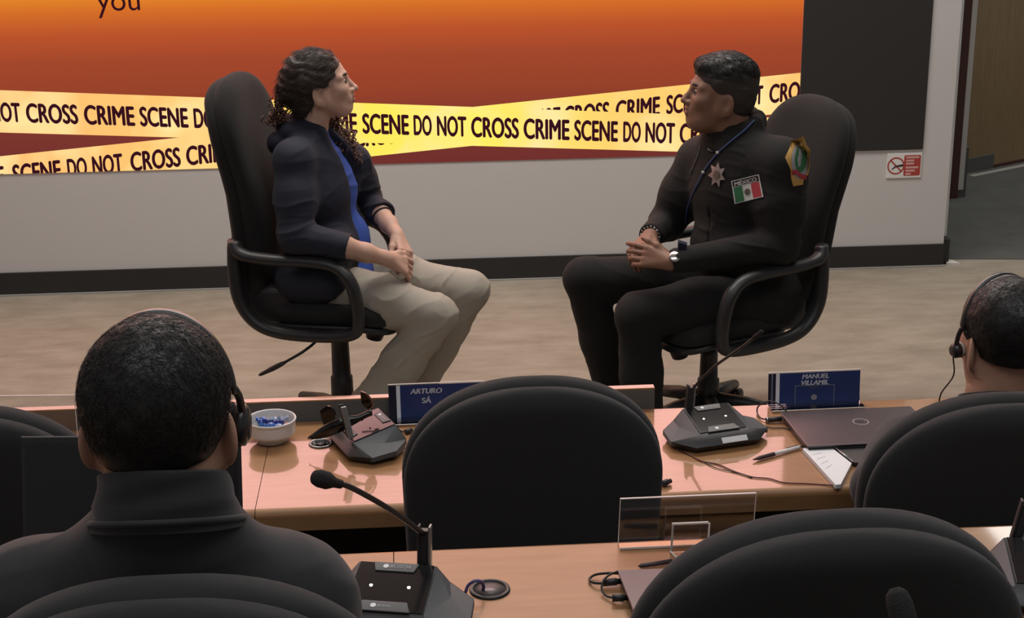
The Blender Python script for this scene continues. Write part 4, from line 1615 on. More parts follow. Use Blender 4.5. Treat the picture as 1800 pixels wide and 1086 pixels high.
bl_ = onz(1087, 958, ZN + 0.001)
clear_holder('clear acrylic card holder on the closer desk before the nearest empty chair', at(1091, 878, bl_[1] + 0.005), at(1329, 868, bl_[1] + 0.005), bl_, inner=(0.36, 0.060, 0.048, 0.035), foot=0.016)
tl_, tr_ = at(-75, 698, 3.56), at(130, 696, 3.56)
clear_holder('clear acrylic card holder on the first desk beside its left chair', tl_, tr_, np.array([tl_[0], tl_[1] - 0.01, ZM + 0.001]), foot=0.05)


# ------------------------------------------------------------------ laptops
def closed_laptop(label, bl, fl, br, zt, logo=None, th=0.019):
    bl, fl, br = [np.asarray(q, float) for q in (bl, fl, br)]
    dx, dy = br - bl, fl - bl
    W = np.linalg.norm(dx)
    # square the far corner up
    dyu = unit(dy - unit(dx) * (unit(dx) @ dy))
    root = thing('laptop', label, 'laptop', tuple((bl + dx / 2 + dy / 2) * (1, 1, 0) + np.array([0, 0, zt])))
    z0 = np.array([0, 0, 1.0])
    o_ = np.array([bl[0], bl[1], zt + 0.002])
    m_ = MB().obox(o_ + unit(dx) * 0.003 + unit(dy) * 0.003, dy * 0.985, dx * 0.985, z0 * (th - 0.007))
    m_.build('laptop_base', MAT['laptop_body'], root, bevel=0.002)
    m_ = MB().obox(o_ + z0 * (th - 0.0062), dy, dx, z0 * 0.0062)
    lid = m_.build('laptop_lid', MAT['laptop_lid'], root, bevel=0.0022)
    for a in (0.1, 0.9):
        for b in (0.1, 0.9):
            MB().lathe([(0.007, -0.002), (0.007, 0.0005), (0, 0.0005)], o_ + dx * a + dy * b, 12).build('rubber_foot', MAT['laptop_body'], root)
    if logo is not None:
        lc = np.array([logo[0], logo[1], zt + 0.002 + th + 0.0003])
        ex, ey = unit(dx), -unit(dyu)
        m_ = MB()
        n_ = 32
        vs = []
        for k in range(n_):
            a = 2 * math.pi * k / n_
            for r in (1.0, 0.86):
                vs.append(lc + ex * 0.0200 * r * math.cos(a) + ey * 0.0200 * r * math.sin(a))
        m_.add(vs, [(2 * k, 2 * ((k + 1) % n_), 2 * ((k + 1) % n_) + 1, 2 * k + 1) for k in range(n_)])
        g = m_.build('logo_ring', MAT['logo_silver'], lid)
        tv, tf, ta = text_verts('DELL', 0.02)
        t = MB()
        for fc in tf:
            t.add([lc + ex * (tv[i, 0] - 0.5) * 0.030 + ey * (tv[i, 1] - 0.5) * 0.010 for i in fc], [tuple(range(len(fc)))])
        t.build('logo_letters', MAT['logo_silver'], lid)
    return root


zl = ZM + 0.021
bl_, fl_ = onz(1371, 724, zl), onz(1420, 784, zl)
br_ = bl_ + unit(onz(1540, 716, zl) - bl_) * 0.335
closed_laptop('closed dark laptop with round silver logo next to the name card and notepad', bl_, fl_, br_, ZM, logo=onz(1513, 741, zl))
zl = ZN + 0.021
bl_ = onz(1085, 1001, zl)
fl_ = bl_ + unit(onz(1119, 1086, zl) - bl_) * 0.225
br_ = bl_ + unit(onz(1165, 998, zl) - bl_) * 0.33
closed_laptop('closed mauve grey laptop on the closer desk beside the nearest empty chair', bl_, fl_, br_, ZN)

# open laptop in front of the man
hb = at(30, 900, 2.02)
tl_, tr_ = at(37, 769, 2.135), at(423, 767, 2.125)
dx = tr_ - tl_
zb_ = ZN + 0.020
bl_ = np.array([tl_[0] + 0.0, 2.03, zb_])
lap = thing('laptop', 'open laptop with dark screen in front of the person wearing pink lit headphones', 'laptop', (bl_[0] + 0.15, 1.93, ZN))
upv = tl_ - bl_
upv = np.array([0.0, upv[1], upv[2]])
bk = unit(np.cross(dx, upv)) * -0.005
if bk[1] < 0:
    bk = -bk
sc_ = MB().obox(bl_, dx, bk, upv).build('laptop_lid', MAT['laptop_body'], lap, bevel=0.0015)
f_ = quad_map(bl_, bl_ + dx, bl_ + dx + upv, bl_ + upv, 0)
q = MB()
patch(q, f_, 0.018, 0.982, 0.06, 0.97, 0.0006)
q.build('screen', MAT['screen_off'], sc_)
q = MB()
q.obox(bl_ + upv - bk * 0.05, dx, bk * 1.1, unit(upv) * 0.0016)
q.build('lid_edge', MAT['fin_grey'], sc_)
ub = unit(np.cross((0, 0, 1), unit(dx)))
MB().obox((bl_[0], bl_[1], ZN + 0.001), -ub * 0.225, dx, (0, 0, 0.018)).build('laptop_base', MAT['laptop_body'], lap, bevel=0.002)
q = MB()
for r in range(5):
    for c in range(13):
        o_ = np.array([bl_[0], bl_[1], ZN + 0.0192]) + unit(dx) * (0.022 + c * 0.0212) - ub * (0.030 + r * 0.0205)
        q.obox(o_, unit(dx) * 0.018, -ub * 0.0165 * -1, (0, 0, 0.0015))
q.build('keyboard', MAT['black_plastic'], lap)

# ------------------------------------------------------------------ notepad, folder, pen, cables
zp = ZM + 0.0005
q = [onz(x, y, ZM + 0.012) for x, y in ((1411, 787), (1469, 851), (1478, 850), (1497, 813), (1460, 784))]
np_ = thing('notepad', 'white notepad on desk between the pen and the black folder', 'notepad', (*((q[0] + q[2]) / 2)[:2], ZM))
MB().prism([(p[0], p[1], ZM + 0.0008) for p in q][::-1][::-1], (0, 0, 0.0098)).build('page_stack', MAT['paper'], np_)
ln = MB()
for t in (0.2, 0.34, 0.48, 0.62):
    a, b = q[0] * (1 - t) + q[1] * t, q[4] * (1 - t) + q[3] * t
    a, b = a * 0.85 + b * 0.15, a * (0.45 + t * 0.2) + b * (0.55 - t * 0.2)
    d = unit(q[1] - q[0]) * 0.0013
    ln.add([(*v[:2], ZM + 0.0112) for v in (a, b, b + d, a + d)], [(0, 1, 2, 3)])
ln.build('handwriting', MAT['paper_ink'], np_)
q = [onz(x, y, ZM + 0.012) for x, y in ((1461, 782), (1500, 812), (1530, 812), (1530, 776))]
fo = thing('folder', 'black folder lying beside white notepad under the laptop edge', 'folder', (*((q[0] + q[2]) / 2)[:2], ZM))
MB().prism([(p[0], p[1], ZM + 0.0008) for p in q], (0, 0, 0.010)).build('cover', MAT['laptop_body'], fo)
MB().tube([(*q[0][:2], ZM + 0.0125), (*q[1][:2], ZM + 0.0125)], 0.0022, 8).build('spine_edge', MAT['fin_grey'], fo, True)
pa, pb = onz(1323, 808, ZM + 0.006), onz(1412, 784, ZM + 0.006)
pen = thing('pen', 'white ballpoint pen with dark grip lying on desk left of notepad', 'pen', (*((pa + pb) / 2)[:2], ZM))
d = unit(pb - pa)
L = np.linalg.norm(pb - pa)
MB().lathe([(0.0, 0.0), (0.0012, 0.001), (0.0042, 0.016), (0.005, 0.02), (0.005, L * 0.42), (0.0, L * 0.42)], pa, 14, d).build('grip', MAT['pen_grip'], pen, True)
MB().lathe([(0.0, L * 0.42), (0.0048, L * 0.42), (0.0048, L * 0.92), (0.0, L * 0.92)], pa, 14, d).build('barrel', MAT['pen_white'], pen, True)
MB().lathe([(0.0, L * 0.92), (0.0025, L * 0.92), (0.0025, L), (0.0, L)], pa, 12, d).build('button', MAT['pen_grip'], pen, True)
MB().obox(pa + d * L * 0.66 + (0, 0.0022, 0.0045), d * L * 0.24, (0, 0.002, 0), (0, 0, 0.0012)).build('clip', MAT['pen_grip'], pen)


def cable(label, pts, z, r, mat, extra=None, cat='cable'):
    P = spline([onz(x, y, z) if len(p) == 2 else onz(x, y, p[2]) for p in pts for x, y in [p[:2]]], 8)
    m_ = MB().tube(P, r, 8)
    if extra:
        extra(m_)
    o = m_.build('cable', MAT[mat], None, True)
    return tag(o, label, cat)


cable('thin reddish earphone cable running across desk from the upright microphone to the notepad', [(1190, 789), (1212, 799), (1232, 810), (1262, 816), (1290, 828), (1322, 838), (1352, 841), (1378, 848), (1420, 850), (1468, 853)], ZM + 0.0022, 0.0016, 'cable_red')
cable('dark cable strand beside reddish earphone cable on desk', [(1190, 790), (1230, 808), (1258, 822), (1296, 831), (1322, 839.5)], ZM + 0.0020, 0.0011, 'cable_black')
o = cable('black cable looping from the closed logo laptop beside the name card', [(1385, 727, ZM + 0.012), (1372, 712, ZM + 0.03), (1352, 705, ZM + 0.035), (1334, 713, ZM + 0.02), (1331, 725, ZM + 0.004), (1338, 735, ZM + 0.004), (1352, 737, ZM + 0.006)], ZM, 0.0019, 'cable_black')
pl = thing('usb_adapter', 'black plug on desk at left side of the logo laptop', 'plug', tuple(onz(1358, 737, ZM)))
a, b = onz(1346, 738, ZM + 0.008), onz(1374, 736, ZM + 0.010)
MB().tube([a, b], 0.0065, 10).build('plug_body', MAT['black_plastic'], pl, True)
MB().tube([a + (b - a) * 0.05, a + (b - a) * 0.14], 0.0072, 10).build('metal_collar', MAT['chrome'], pl, True)
cable('dark thin cord lying under the left edge of the logo laptop', [(1338, 748), (1358, 752), (1378, 752), (1392, 756)], ZM + 0.003, 0.0016, 'cable_black')
cable('violet cable rising from the closer desk microphone into its grommet', [(818, 1042, ZN + 0.010), (823, 1029, ZN + 0.022), (834, 1021, ZN + 0.030), (845, 1022, ZN + 0.026), (850, 1030, ZN + 0.012), (849, 1037, ZN + 0.003)], ZN, 0.0027, 'cable_violet')
cable('black cable looped at left side of the mauve laptop', [(1092, 1008, ZN + 0.012), (1070, 1007, ZN + 0.012), (1046, 1010, ZN + 0.006), (1036, 1018, ZN + 0.004), (1044, 1024, ZN + 0.006), (1060, 1025, ZN + 0.008)], ZN, 0.0022, 'cable_black')
cable('thin black cable hanging down to lower plug of the mauve laptop', [(1086, 1004, ZN + 0.018), (1070, 1011, ZN + 0.020), (1060, 1022, ZN + 0.016), (1058, 1036, ZN + 0.008), (1066, 1047, ZN + 0.005), (1080, 1051, ZN + 0.006)], ZN, 0.0018, 'cable_black')
for lab, x0, y0, x1, y1 in (('upper black plug in left side of the mauve laptop', 1060, 1024, 1094, 1021), ('lower black plug in left side of the mauve laptop', 1076, 1051, 1104, 1050)):
    a, b = onz(x0, y0, ZN + 0.009), onz(x1, y1, ZN + 0.010)
    tag(MB().tube([a, a + (b - a) * 0.7, a + (b - a) * 0.72, b], [0.006, 0.006, 0.0045, 0.0045], 10).build('usb_plug', MAT['black_plastic'], None, True), lab, 'plug')
a, b = onz(1122, 995, ZN + 0.005), onz(1182, 986, ZN + 0.005)
tag(MB().tube([a, a + (b - a) * 0.08, b], [0.001, 0.004, 0.004], 10).build('pencil', MAT['pen_grip'], None, True), 'dark pencil lying behind the mauve laptop on the closer desk', 'pencil')
o = cable('black cable curled on desk between dark name card and sideways microphone', [(742, 738), (725, 738), (706, 741), (699, 749), (704, 757), (716, 759), (726, 758)], ZM + 0.003, 0.0016, 'cable_black')
a, b = onz(712, 759, ZM + 0.007), onz(724, 756, ZM + 0.007)
tag(MB().tube([a, b], 0.006, 10).build('usb_plug', MAT['black_plastic'], None, True), 'small black plug by sideways microphone at left edge of the empty middle chair', 'plug')


# ------------------------------------------------------------------ people
def skin_mat(name, col, var=0.10):
    m = new_mat(name, col, 0.5, noise=var, nscale=30, bump=0.06, bscale=400, spec=0.4)
    b = m.node_tree.nodes['Principled BSDF']
    b.inputs['Subsurface Weight'].default_value = 0.12
    b.inputs['Subsurface Radius'].default_value = (0.01, 0.004, 0.002)
    b.inputs['Subsurface Scale'].default_value = 0.3
    MAT[name] = m


skin_mat('skin_fair', (0.55, 0.335, 0.255))
skin_mat('skin_brown', (0.215, 0.110, 0.072))
skin_mat('skin_mid', (0.44, 0.245, 0.17))
M_('lips_fair', (0.36, 0.14, 0.12), 0.45)
M_('lips_brown', (0.20, 0.085, 0.07), 0.5)
M_('eye_white', (0.36, 0.32, 0.30), 0.25)
M_('iris', (0.03, 0.018, 0.012), 0.2)
M_('hair_black', (0.011, 0.010, 0.0095), 0.45, spec=0.45)
M_('hair_brown', (0.036, 0.023, 0.018), 0.45, spec=0.45, noise=0.5, nscale=60)
M_('curl_brown', (0.115, 0.056, 0.038), 0.5, noise=0.5, nscale=80)
M_('hair_stubble', (0.030, 0.022, 0.018), 0.7, noise=0.3, nscale=200)
M_('jacket_navy', (0.012, 0.0145, 0.027), 0.75, noise=0.15, nscale=60, bump=0.12, bscale=500, sheen=0.03, spec=0.35)
M_('shirt_blue', (0.022, 0.070, 0.34), 0.8, noise=0.1, nscale=60, bump=0.1, bscale=600)
M_('khaki', (0.345, 0.312, 0.262), 0.85, noise=0.06, nscale=50, bump=0.12, bscale=900)
M_('uniform_black', (0.0105, 0.0100, 0.0098), 0.85, noise=0.2, nscale=80, bump=0.12, bscale=700, sheen=0.02, spec=0.3)
M_('trouser_black', (0.0115, 0.0112, 0.0112), 0.9, noise=0.2, nscale=80, bump=0.12, bscale=800, sheen=0.02, spec=0.3)
M_('jacket_grey', (0.019, 0.020, 0.022), 0.8, noise=0.15, nscale=60, bump=0.12, bscale=700, sheen=0.15)
M_('shoe_black', (0.012, 0.012, 0.012), 0.4)
M_('patch_green', (0.03, 0.15, 0.06), 0.8)
M_('patch_white', (0.55, 0.55, 0.53), 0.8)
M_('patch_red', (0.36, 0.035, 0.05), 0.8)
M_('patch_gold', (0.46, 0.27, 0.07), 0.7)
M_('patch_grey', (0.30, 0.29, 0.30), 0.7)
M_('patch_brown', (0.12, 0.08, 0.06), 0.7)
M_('badge_silver', (0.45, 0.37, 0.34), 0.35, metal=0.7)
M_('lanyard_blue', (0.035, 0.07, 0.19), 0.6)
M_('headset_black', (0.018, 0.017, 0.018), 0.35, coat=0.3)
M_('ear_pad', (0.42, 0.40, 0.38), 0.8)


def shoe(S, heel, toe, up=(0, 0, 1)):
    heel, toe = np.asarray(heel, float), np.asarray(toe, float)
    d = toe - heel
    S.cone(heel, heel + d * 0.45, 0.037, 0.040, 0.02)
    S.cone(heel + d * 0.4, toe, 0.042, 0.034, 0.02, flat=((0, 0, 1), 0.85))
    S.cone(heel, heel + np.array([0, 0, 0.06]), 0.036, 0.040, 0.02)


def lo_clamp(p, z):
    p = np.array(p, float)
    p[2] = max(p[2], z)
    return p


def badge_surface(objs):
    dg = bpy.context.evaluated_depsgraph_get()
    trees = []
    for (V, F) in objs:
        trees.append(BVHTree.FromPolygons([Vector(v) for v in V], [tuple(int(i) for i in f) for f in F]))

    def hit(x, y, l=0.002):
        d = Vector(unit(ray(x, y)))
        best = None
        for t in trees:
            h = t.ray_cast(Vector(CAM), d)
            if h[0] is not None and (best is None or h[3] < best[3]):
                best = h
        if best is None:
            return None
        n = best[1]
        if n.dot(d) > 0:
            n = -n
        return np.array(best[0]) + np.array(n) * l
    return hit


# ---------------- seated person in navy jacket
YWm = 5.30
J = lambda x, y, dY=0.0: at(x, y, YWm + dY)
w_root = thing('person', 'seated person in navy jacket, blue shirt and khaki trousers with curly tied back hair', 'person', (CH_W[0], CH_W[1], 0))
tf = np.array([math.cos(rad(20)), -math.sin(rad(20)), 0])
tl = np.array([math.sin(rad(20)), math.cos(rad(20)), 0])
tu = np.array([0, 0, 1.0])
TA = [tf, tl, tu]
hf = Frame(J(562, 147), (math.cos(rad(10)), 0.05, math.sin(rad(10))), (-math.sin(rad(10)), 0, math.cos(rad(10))), 1.0)
neck, chest, waist, pelv = J(548, 230), J(556, 335), J(576, 430), J(572, 500)
shN, elN, cfN, wrN = J(516, 280, -0.155), J(520, 416, -0.25), J(602, 433, -0.27), J(682, 455, -0.20)
shF, elF, cfF, wrF = J(618, 285, 0.155), J(642, 356, 0.23), J(668, 374, 0.11), J(698, 414, -0.02)
hpN, knN, anN = J(566, 505, -0.11), J(768, 553, -0.20), lo_clamp(J(652, 712, -0.18), 0.13)
hpF, knF, anF = J(590, 480, 0.10), J(826, 510, 0.00), lo_clamp(J(706, 712, 0.02), 0.10)

B0 = SDF()
B0.cone(pelv, waist, 0.12, 0.10, 0.03).cone(waist, chest, 0.10, 0.105, 0.03).cone(chest, neck, 0.09, 0.05, 0.03)
B0.chain([shN, elN, cfN], [0.045, 0.038, 0.034], 0.02).chain([shF, elF, cfF], [0.045, 0.038, 0.034], 0.02)
B0.cone(chest, shN, 0.06, 0.045, 0.03).cone(chest, shF, 0.06, 0.045, 0.03)
B0.chain([hpN, knN, anN], [0.075, 0.05, 0.035], 0.03).chain([hpF, knF, anF], [0.075, 0.05, 0.035], 0.03)
HD = SDF()
head_sdf(HD, hf, True, neck + (0.0, 0, -0.02), 0.050)
HN = SDF()
HN.chain([elN + (cfN - elN) * 0.4, cfN, cfN + (wrN - cfN) * 0.5, wrN], [0.038, 0.037, 0.031, 0.024], 0.02)
hd = unit(J(720, 471, -0.14) - wrN)
hand_sdf(HN, wrN, hd, (0.1, -0.45, 0.9), (0.3, 0.8, 0.4), (0.30, 0.42, 0.46, 0.50), 1.0, spread=0.10, thumb=(0.45, 0.85, 0.15))
HF = SDF()
HF.chain([elF, cfF, cfF + (wrF - cfF) * 0.5, wrF], [0.036, 0.035, 0.030, 0.024], 0.02)
hd = unit(J(714, 446, -0.09) - wrF)
hand_sdf(HF, wrF, hd, (0.85, 0.1, 0.5), (-0.45, -0.5, 0.2), (0.45, 0.6, 0.75, 0.8), 0.95, thumb=(0.4, 0.8, -0.3))


def w_mat(C):
    q = hf.loc(C)
    m = (q[:, 0] > 0.088) & (np.abs(q[:, 1]) < 0.021) & (q[:, 2] < -0.0585) & (q[:, 2] > -0.0835)
    return np.where(m, 1, 0)


sdf_object('body', B0, 0.005, [MAT['skin_fair'], MAT['lips_fair']], w_root, None, w_mat, more=[(HD, 0.0022), (HN, 0.0022), (HF, 0.0022)])
eye_parts(hf, w_root, MAT['iris'])

# trousers
T_ = SDF()
T_.ell(pelv + (0.0, 0, -0.01), (0.165, 0.185, 0.125), TA, 0.04)
for (h_, k_, a_) in ((hpN, knN, anN), (hpF, knF, anF)):
    m1 = h_ + (k_ - h_) * 0.5
    T_.chain([h_, m1, k_], [0.098, 0.092, 0.071], 0.04)
    sh = k_ + (a_ - k_) * 0.5
    T_.cone(k_ + (-0.004, 0, -0.004), sh, 0.070, 0.074, 0.03)
    T_.cone(sh, a_ + (0, 0, -0.01), 0.074, 0.080, 0.03)
    ad = unit(a_ - k_)
    T_.cone(a_ + ad * 0.115, a_ + ad * 0.25, 0.10, 0.10, 0.004, mode='sub')
tro, tV, tF = sdf_object('trousers', T_, 0.0045, MAT['khaki'], w_root, cloth_fn(0.0150, 13, (0.5, 0.8, 1.5), 3, tilt=0.6))
# shoes
for a_, tx, ty, dY in ((anN, 726, 770, -0.24), (anF, 792, 775, 0.02)):
    S_ = SDF()
    heel = lo_clamp(a_ + (-0.035, 0, -0.065), 0.036)
    shoe(S_, heel, lo_clamp(heel + (0.20, -0.03, -0.06), 0.035))
    sdf_object('shoe', S_, 0.005, MAT['shoe_black'], w_root)
# shirt
S_ = SDF()
S_.ell(chest + tf * 0.012, (0.114, 0.150, 0.175), TA, 0.03)
S_.ell(chest + tf * 0.058 + tl * 0.04 + (0, 0, -0.01), (0.068, 0.085, 0.080), TA, 0.04)
S_.ell(waist + tf * 0.026 + tl * 0.02, (0.122, 0.125, 0.14), TA, 0.04)
S_.ell(pelv + tf * 0.06 + (0, 0, 0.05), (0.115, 0.15, 0.075), TA, 0.03)
S_.cone(chest + (0, 0, 0.13), neck + (0.004, 0, -0.018), 0.075, 0.057, 0.04)
sdf_object('shirt', S_, 0.0045, MAT['shirt_blue'], w_root, cloth_fn(0.0065, 14, (0.7, 0.7, 1.4), 9, tilt=-0.4))
# jacket
K = SDF()
K.ell(chest, (0.138, 0.182, 0.185), TA, 0.03)
K.ell(chest + tf * 0.045 + (0, 0, -0.01), (0.085, 0.155, 0.09), TA, 0.04)
K.ell(waist + tf * 0.012, (0.142, 0.178, 0.16), TA, 0.05)
K.ell(pelv + tf * -0.02 + (0, 0, 0.035), (0.165, 0.20, 0.115), TA, 0.04)
K.cone(pelv + tf * -0.05 - tl * 0.10 + (0, 0, 0.05), pelv + tf * 0.03 - tl * 0.135 + (0, 0, -0.015), 0.075, 0.07, 0.05)
K.cone(J(586, 440, -0.15), J(574, 492, -0.19), 0.070, 0.062, 0.04)
K.cone(J(574, 492, -0.19), J(520, 492, -0.17), 0.062, 0.070, 0.04)
K.cone(chest + (0, 0, 0.12), neck + (-0.012, 0, -0.005), 0.10, 0.070, 0.05)
for a_, b_, c_, sg in ((shN, elN, cfN, -1), (shF, elF, cfF, 1)):
    K.cone(neck + tl * sg * 0.04 + (0, 0, -0.05), a_, 0.052, 0.060, 0.06)
    K.chain([a_, (a_ + b_) / 2, b_], [0.062, 0.063, 0.060], 0.05)
    K.cone(b_, c_, 0.060, 0.050, 0.02)
    d_ = unit(c_ - b_)
    K.cone(c_ - d_ * 0.012, c_ + d_ * 0.002, 0.050, 0.047, 0.006)
    K.cone(c_ + d_ * 0.052, c_ + d_ * 0.12, 0.052, 0.06, 0.004, mode='sub')
# opening at the front and hood
K.chain([neck + tf * 0.072 + (0, 0, 0.05), neck + tf * 0.082 + tl * 0.012 + (0, 0, -0.05), chest + tf * 0.148 + tl * 0.056 + (0, 0, 0.05), waist + tf * 0.165 + tl * 0.045, pelv + tf * 0.19 + tl * 0.04],
        [0.040, 0.042, 0.078, 0.094, 0.120], 0.008, mode='sub')
K.chain([neck + tf * 0.03 - tl * 0.068 + (0, 0, -0.012), neck + tf * -0.05 - tl * 0.055 + (0, 0, 0.004), neck + tf * -0.085 + (0, 0, 0.010), neck + tf * -0.05 + tl * 0.06 + (0, 0, 0.0)],
        [0.020, 0.034, 0.040, 0.030], 0.018)
K.chain([neck + tf * -0.02 - tl * 0.085 + (0, 0, -0.035), neck + tf * -0.105 - tl * 0.04 + (0, 0, -0.04), neck + tf * -0.115 + tl * 0.05 + (0, 0, -0.04)], [0.022, 0.040, 0.036], 0.014)
K.cone(neck + tf * 0.055 - tl * 0.045 + (0, 0, 0.01), neck + tf * 0.085 - tl * 0.04 + (0, 0, -0.09), 0.016, 0.018, 0.012)
jk, jV, jF = sdf_object('jacket', K, 0.0045, MAT['jacket_navy'], w_root, cloth_fn(0.0105, 12, (0.5, 0.7, 1.6), 21, tilt=0.15))
# hair
Hh = SDF()
e = lambda c, r, k=0.02, mode='add': Hh.ell(hf.p(*c), np.array(r), hf.axes, k, mode)
e((-0.015, 0, 0.035), (0.104, 0.083, 0.092))
e((-0.050, 0, 0.012), (0.078, 0.079, 0.080), 0.03)
e((-0.105, 0, -0.005), (0.042, 0.050, 0.046), 0.03)
e((-0.068, 0, -0.060), (0.046, 0.058, 0.046), 0.03)
e((0.112, 0, -0.012), (0.060, 0.100, 0.078), 0.012, 'sub')
e((0.060, -0.100, -0.050), (0.058, 0.060, 0.060), 0.010, 'sub')
e((0.060, 0.100, -0.050), (0.058, 0.060, 0.060), 0.010, 'sub')
for t in (-1, 1):
    e((-0.008, t * 0.092, -0.030), (0.024, 0.030, 0.036), 0.006, 'sub')


def braid(V, N):
    q = hf.loc(V)
    s_ = q[:, 0] * 1.0 + q[:, 2] * 0.6
    return 0.0016 * np.sin(q[:, 2] * 190 + q[:, 0] * 60 + 3 * vnoise(q * 22, 4)) + 0.0012 * vnoise(q * 55, 8) + 0.0025 * vnoise(q * np.array([10, 30, 30]), 2)


hair_w, hV, hF = sdf_object('hair', Hh, 0.0025, MAT['hair_brown'], w_root, braid)
hN_ = vert_normals(hV, hF)
me2 = strands(hV, hN_, lambda P: np.tile(-hf.x * 1.0 - hf.z * 0.35, (len(P), 1)), 4500, 0.040, 0.0008, 0.0028, 3, MAT['hair_brown'], 'tmp', w_root, wave=0.0008)
join_mesh(hair_w, me2)
# curly ponytail: helical locks, one down the back, one over the far shoulder
rng = random.Random(5)


def curls(starts, n, drop, spread, R0, mat, thick):
    rng.seed(n)
    m_ = MB()
    for i in range(n):
        a, b = rng.choice(starts)
        a = np.asarray(a) + np.array([rng.gauss(0, spread) for _ in range(3)])
        b = np.asarray(b) + np.array([rng.gauss(0, spread * 1.3) for _ in range(3)])
        ph, tw = rng.uniform(0, 6.28), rng.uniform(2.2, 4.2)
        ax = unit(b - a)
        u = unit(np.cross(ax, (0.3, 1, 0.2)))
        v = np.cross(ax, u)
        Rr = R0 * rng.uniform(0.6, 1.2)
        path = []
        for k in range(26):
            t = k / 25
            rr_ = Rr * (0.35 + 0.9 * t)
            sag = math.sin(math.pi * t) * 0.012
            path.append(a + (b - a) * t + u * (rr_ * math.cos(ph + t * tw * 6.28)) + v * (rr_ * math.sin(ph + t * tw * 6.28)) + (-sag, 0, 0))
        m_.tube(path, [thick * (1 - 0.6 * k / 25) for k in range(26)], 5)
    return m_


bA, bB, bC = hf.p(-0.135, 0.0, -0.01), hf.p(-0.150, -0.01, -0.09), J(478, 205, 0.02)
curls([(bA, bB), (bB, bC)], 46, 0.1, 0.012, 0.009, None, 0.0034).build('ponytail', MAT['curl_brown'], w_root, True)
fA, fB, fC = J(585, 205, 0.07), J(612, 240, 0.10), J(632, 276, 0.06)
cl = curls([(fA, fB), (fB, fC), (fA, fB), (fA, J(600, 262, 0.05))], 62, 0.1, 0.012, 0.0095, None, 0.0036)
cl.build('side_curls', MAT['curl_brown'], w_root, True)
# wristband on the far arm
wb = cfF + (wrF - cfF) * 0.16
axw = unit(wrF - cfF)
u_ = unit(np.cross(axw, (0, 1, 0.2)))
v_ = np.cross(axw, u_)
MB().tube([wb + (u_ * math.cos(a) + v_ * math.sin(a)) * 0.0375 for a in np.linspace(0, 2 * math.pi, 25)[:-1]], 0.0035, 6, closed=True).build('wristband', MAT['cable_black'], w_root, True)

# ---------------- seated person in dark uniform
YO = 5.25
J = lambda x, y, dY=0.0: at(x, y, YO + dY)
o_root = thing('person', 'seated person in black uniform jacket with silver star badge and flag patch, hands clasped', 'person', (CH_O[0], CH_O[1], 0))
an_ = rad(180 + 33)
tf = np.array([math.cos(an_), math.sin(an_), 0])
tl = np.cross((0, 0, 1), tf)
TA = [tf, tl, tu]
hf2 = Frame(J(1267, 161), (-math.cos(rad(7)), 0.02, math.sin(rad(7))), (math.sin(rad(7)), 0, math.cos(rad(7))), 1.08)
neck, chest, waist, pelv = J(1286, 230), J(1300, 330), J(1306, 430), J(1318, 515)
shN, elN, wrN = J(1374, 288, -0.155), J(1372, 432, -0.21), J(1178, 460, -0.24)
shF, elF, wrF = J(1234, 285, 0.16), J(1172, 392, 0.20), J(1143, 414, 0.02)
hpN, knN, anN = J(1325, 528, -0.11), J(1122, 552, -0.20), lo_clamp(J(1132, 768, -0.20), 0.085)
hpF, knF, anF = J(1290, 500, 0.12), J(1028, 489, 0.10), lo_clamp(J(1082, 720, 0.12), 0.085)
B0 = SDF()
B0.cone(pelv, waist, 0.13, 0.12, 0.03).cone(waist, chest, 0.12, 0.125, 0.03).cone(chest, neck, 0.10, 0.06, 0.03)
B0.chain([shN, elN, wrN], [0.05, 0.042, 0.028], 0.02).chain([shF, elF, wrF], [0.05, 0.042, 0.028], 0.02)
B0.cone(chest, shN, 0.07, 0.05, 0.03).cone(chest, shF, 0.07, 0.05, 0.03)
B0.chain([hpN, knN, anN], [0.08, 0.055, 0.038], 0.03).chain([hpF, knF, anF], [0.08, 0.055, 0.038], 0.03)
HD = SDF()
head_sdf(HD, hf2, False, neck + (0.01, 0, -0.03), 0.064)
HD.ell(hf2.p(0.045, 0, -0.100), np.array((0.045, 0.046, 0.034)) * 1.08, hf2.axes, 0.03)
HN = SDF()
HN.cone(wrN + (wrN - elN) * -0.15, wrN, 0.030, 0.027, 0.02)
hd = unit(J(1120, 448, -0.19) - wrN)
hand_sdf(HN, wrN + hd * 0.0, hd, (-0.1, -0.8, 0.55), (-0.25, 0.5, 0.8), (0.30, 0.42, 0.5, 0.6), 1.08, thumb=(0.5, 0.8, 0.1))
HF = SDF()
HF.cone(wrF + (wrF - elF) * -0.15, wrF, 0.030, 0.027, 0.02)
hd = unit(J(1112, 445, -0.10) - wrF)
hand_sdf(HF, wrF, hd, (-0.55, -0.2, 0.8), (0.3, -0.8, 0.1), (0.35, 0.5, 0.6, 0.7), 1.08, thumb=(0.5, 0.8, -0.1))


def o_mat(C):
    q = hf2.loc(C)
    m = (q[:, 0] > 0.088) & (np.abs(q[:, 1]) < 0.021) & (q[:, 2] < -0.0585) & (q[:, 2] > -0.0835)
    return np.where(m, 1, 0)


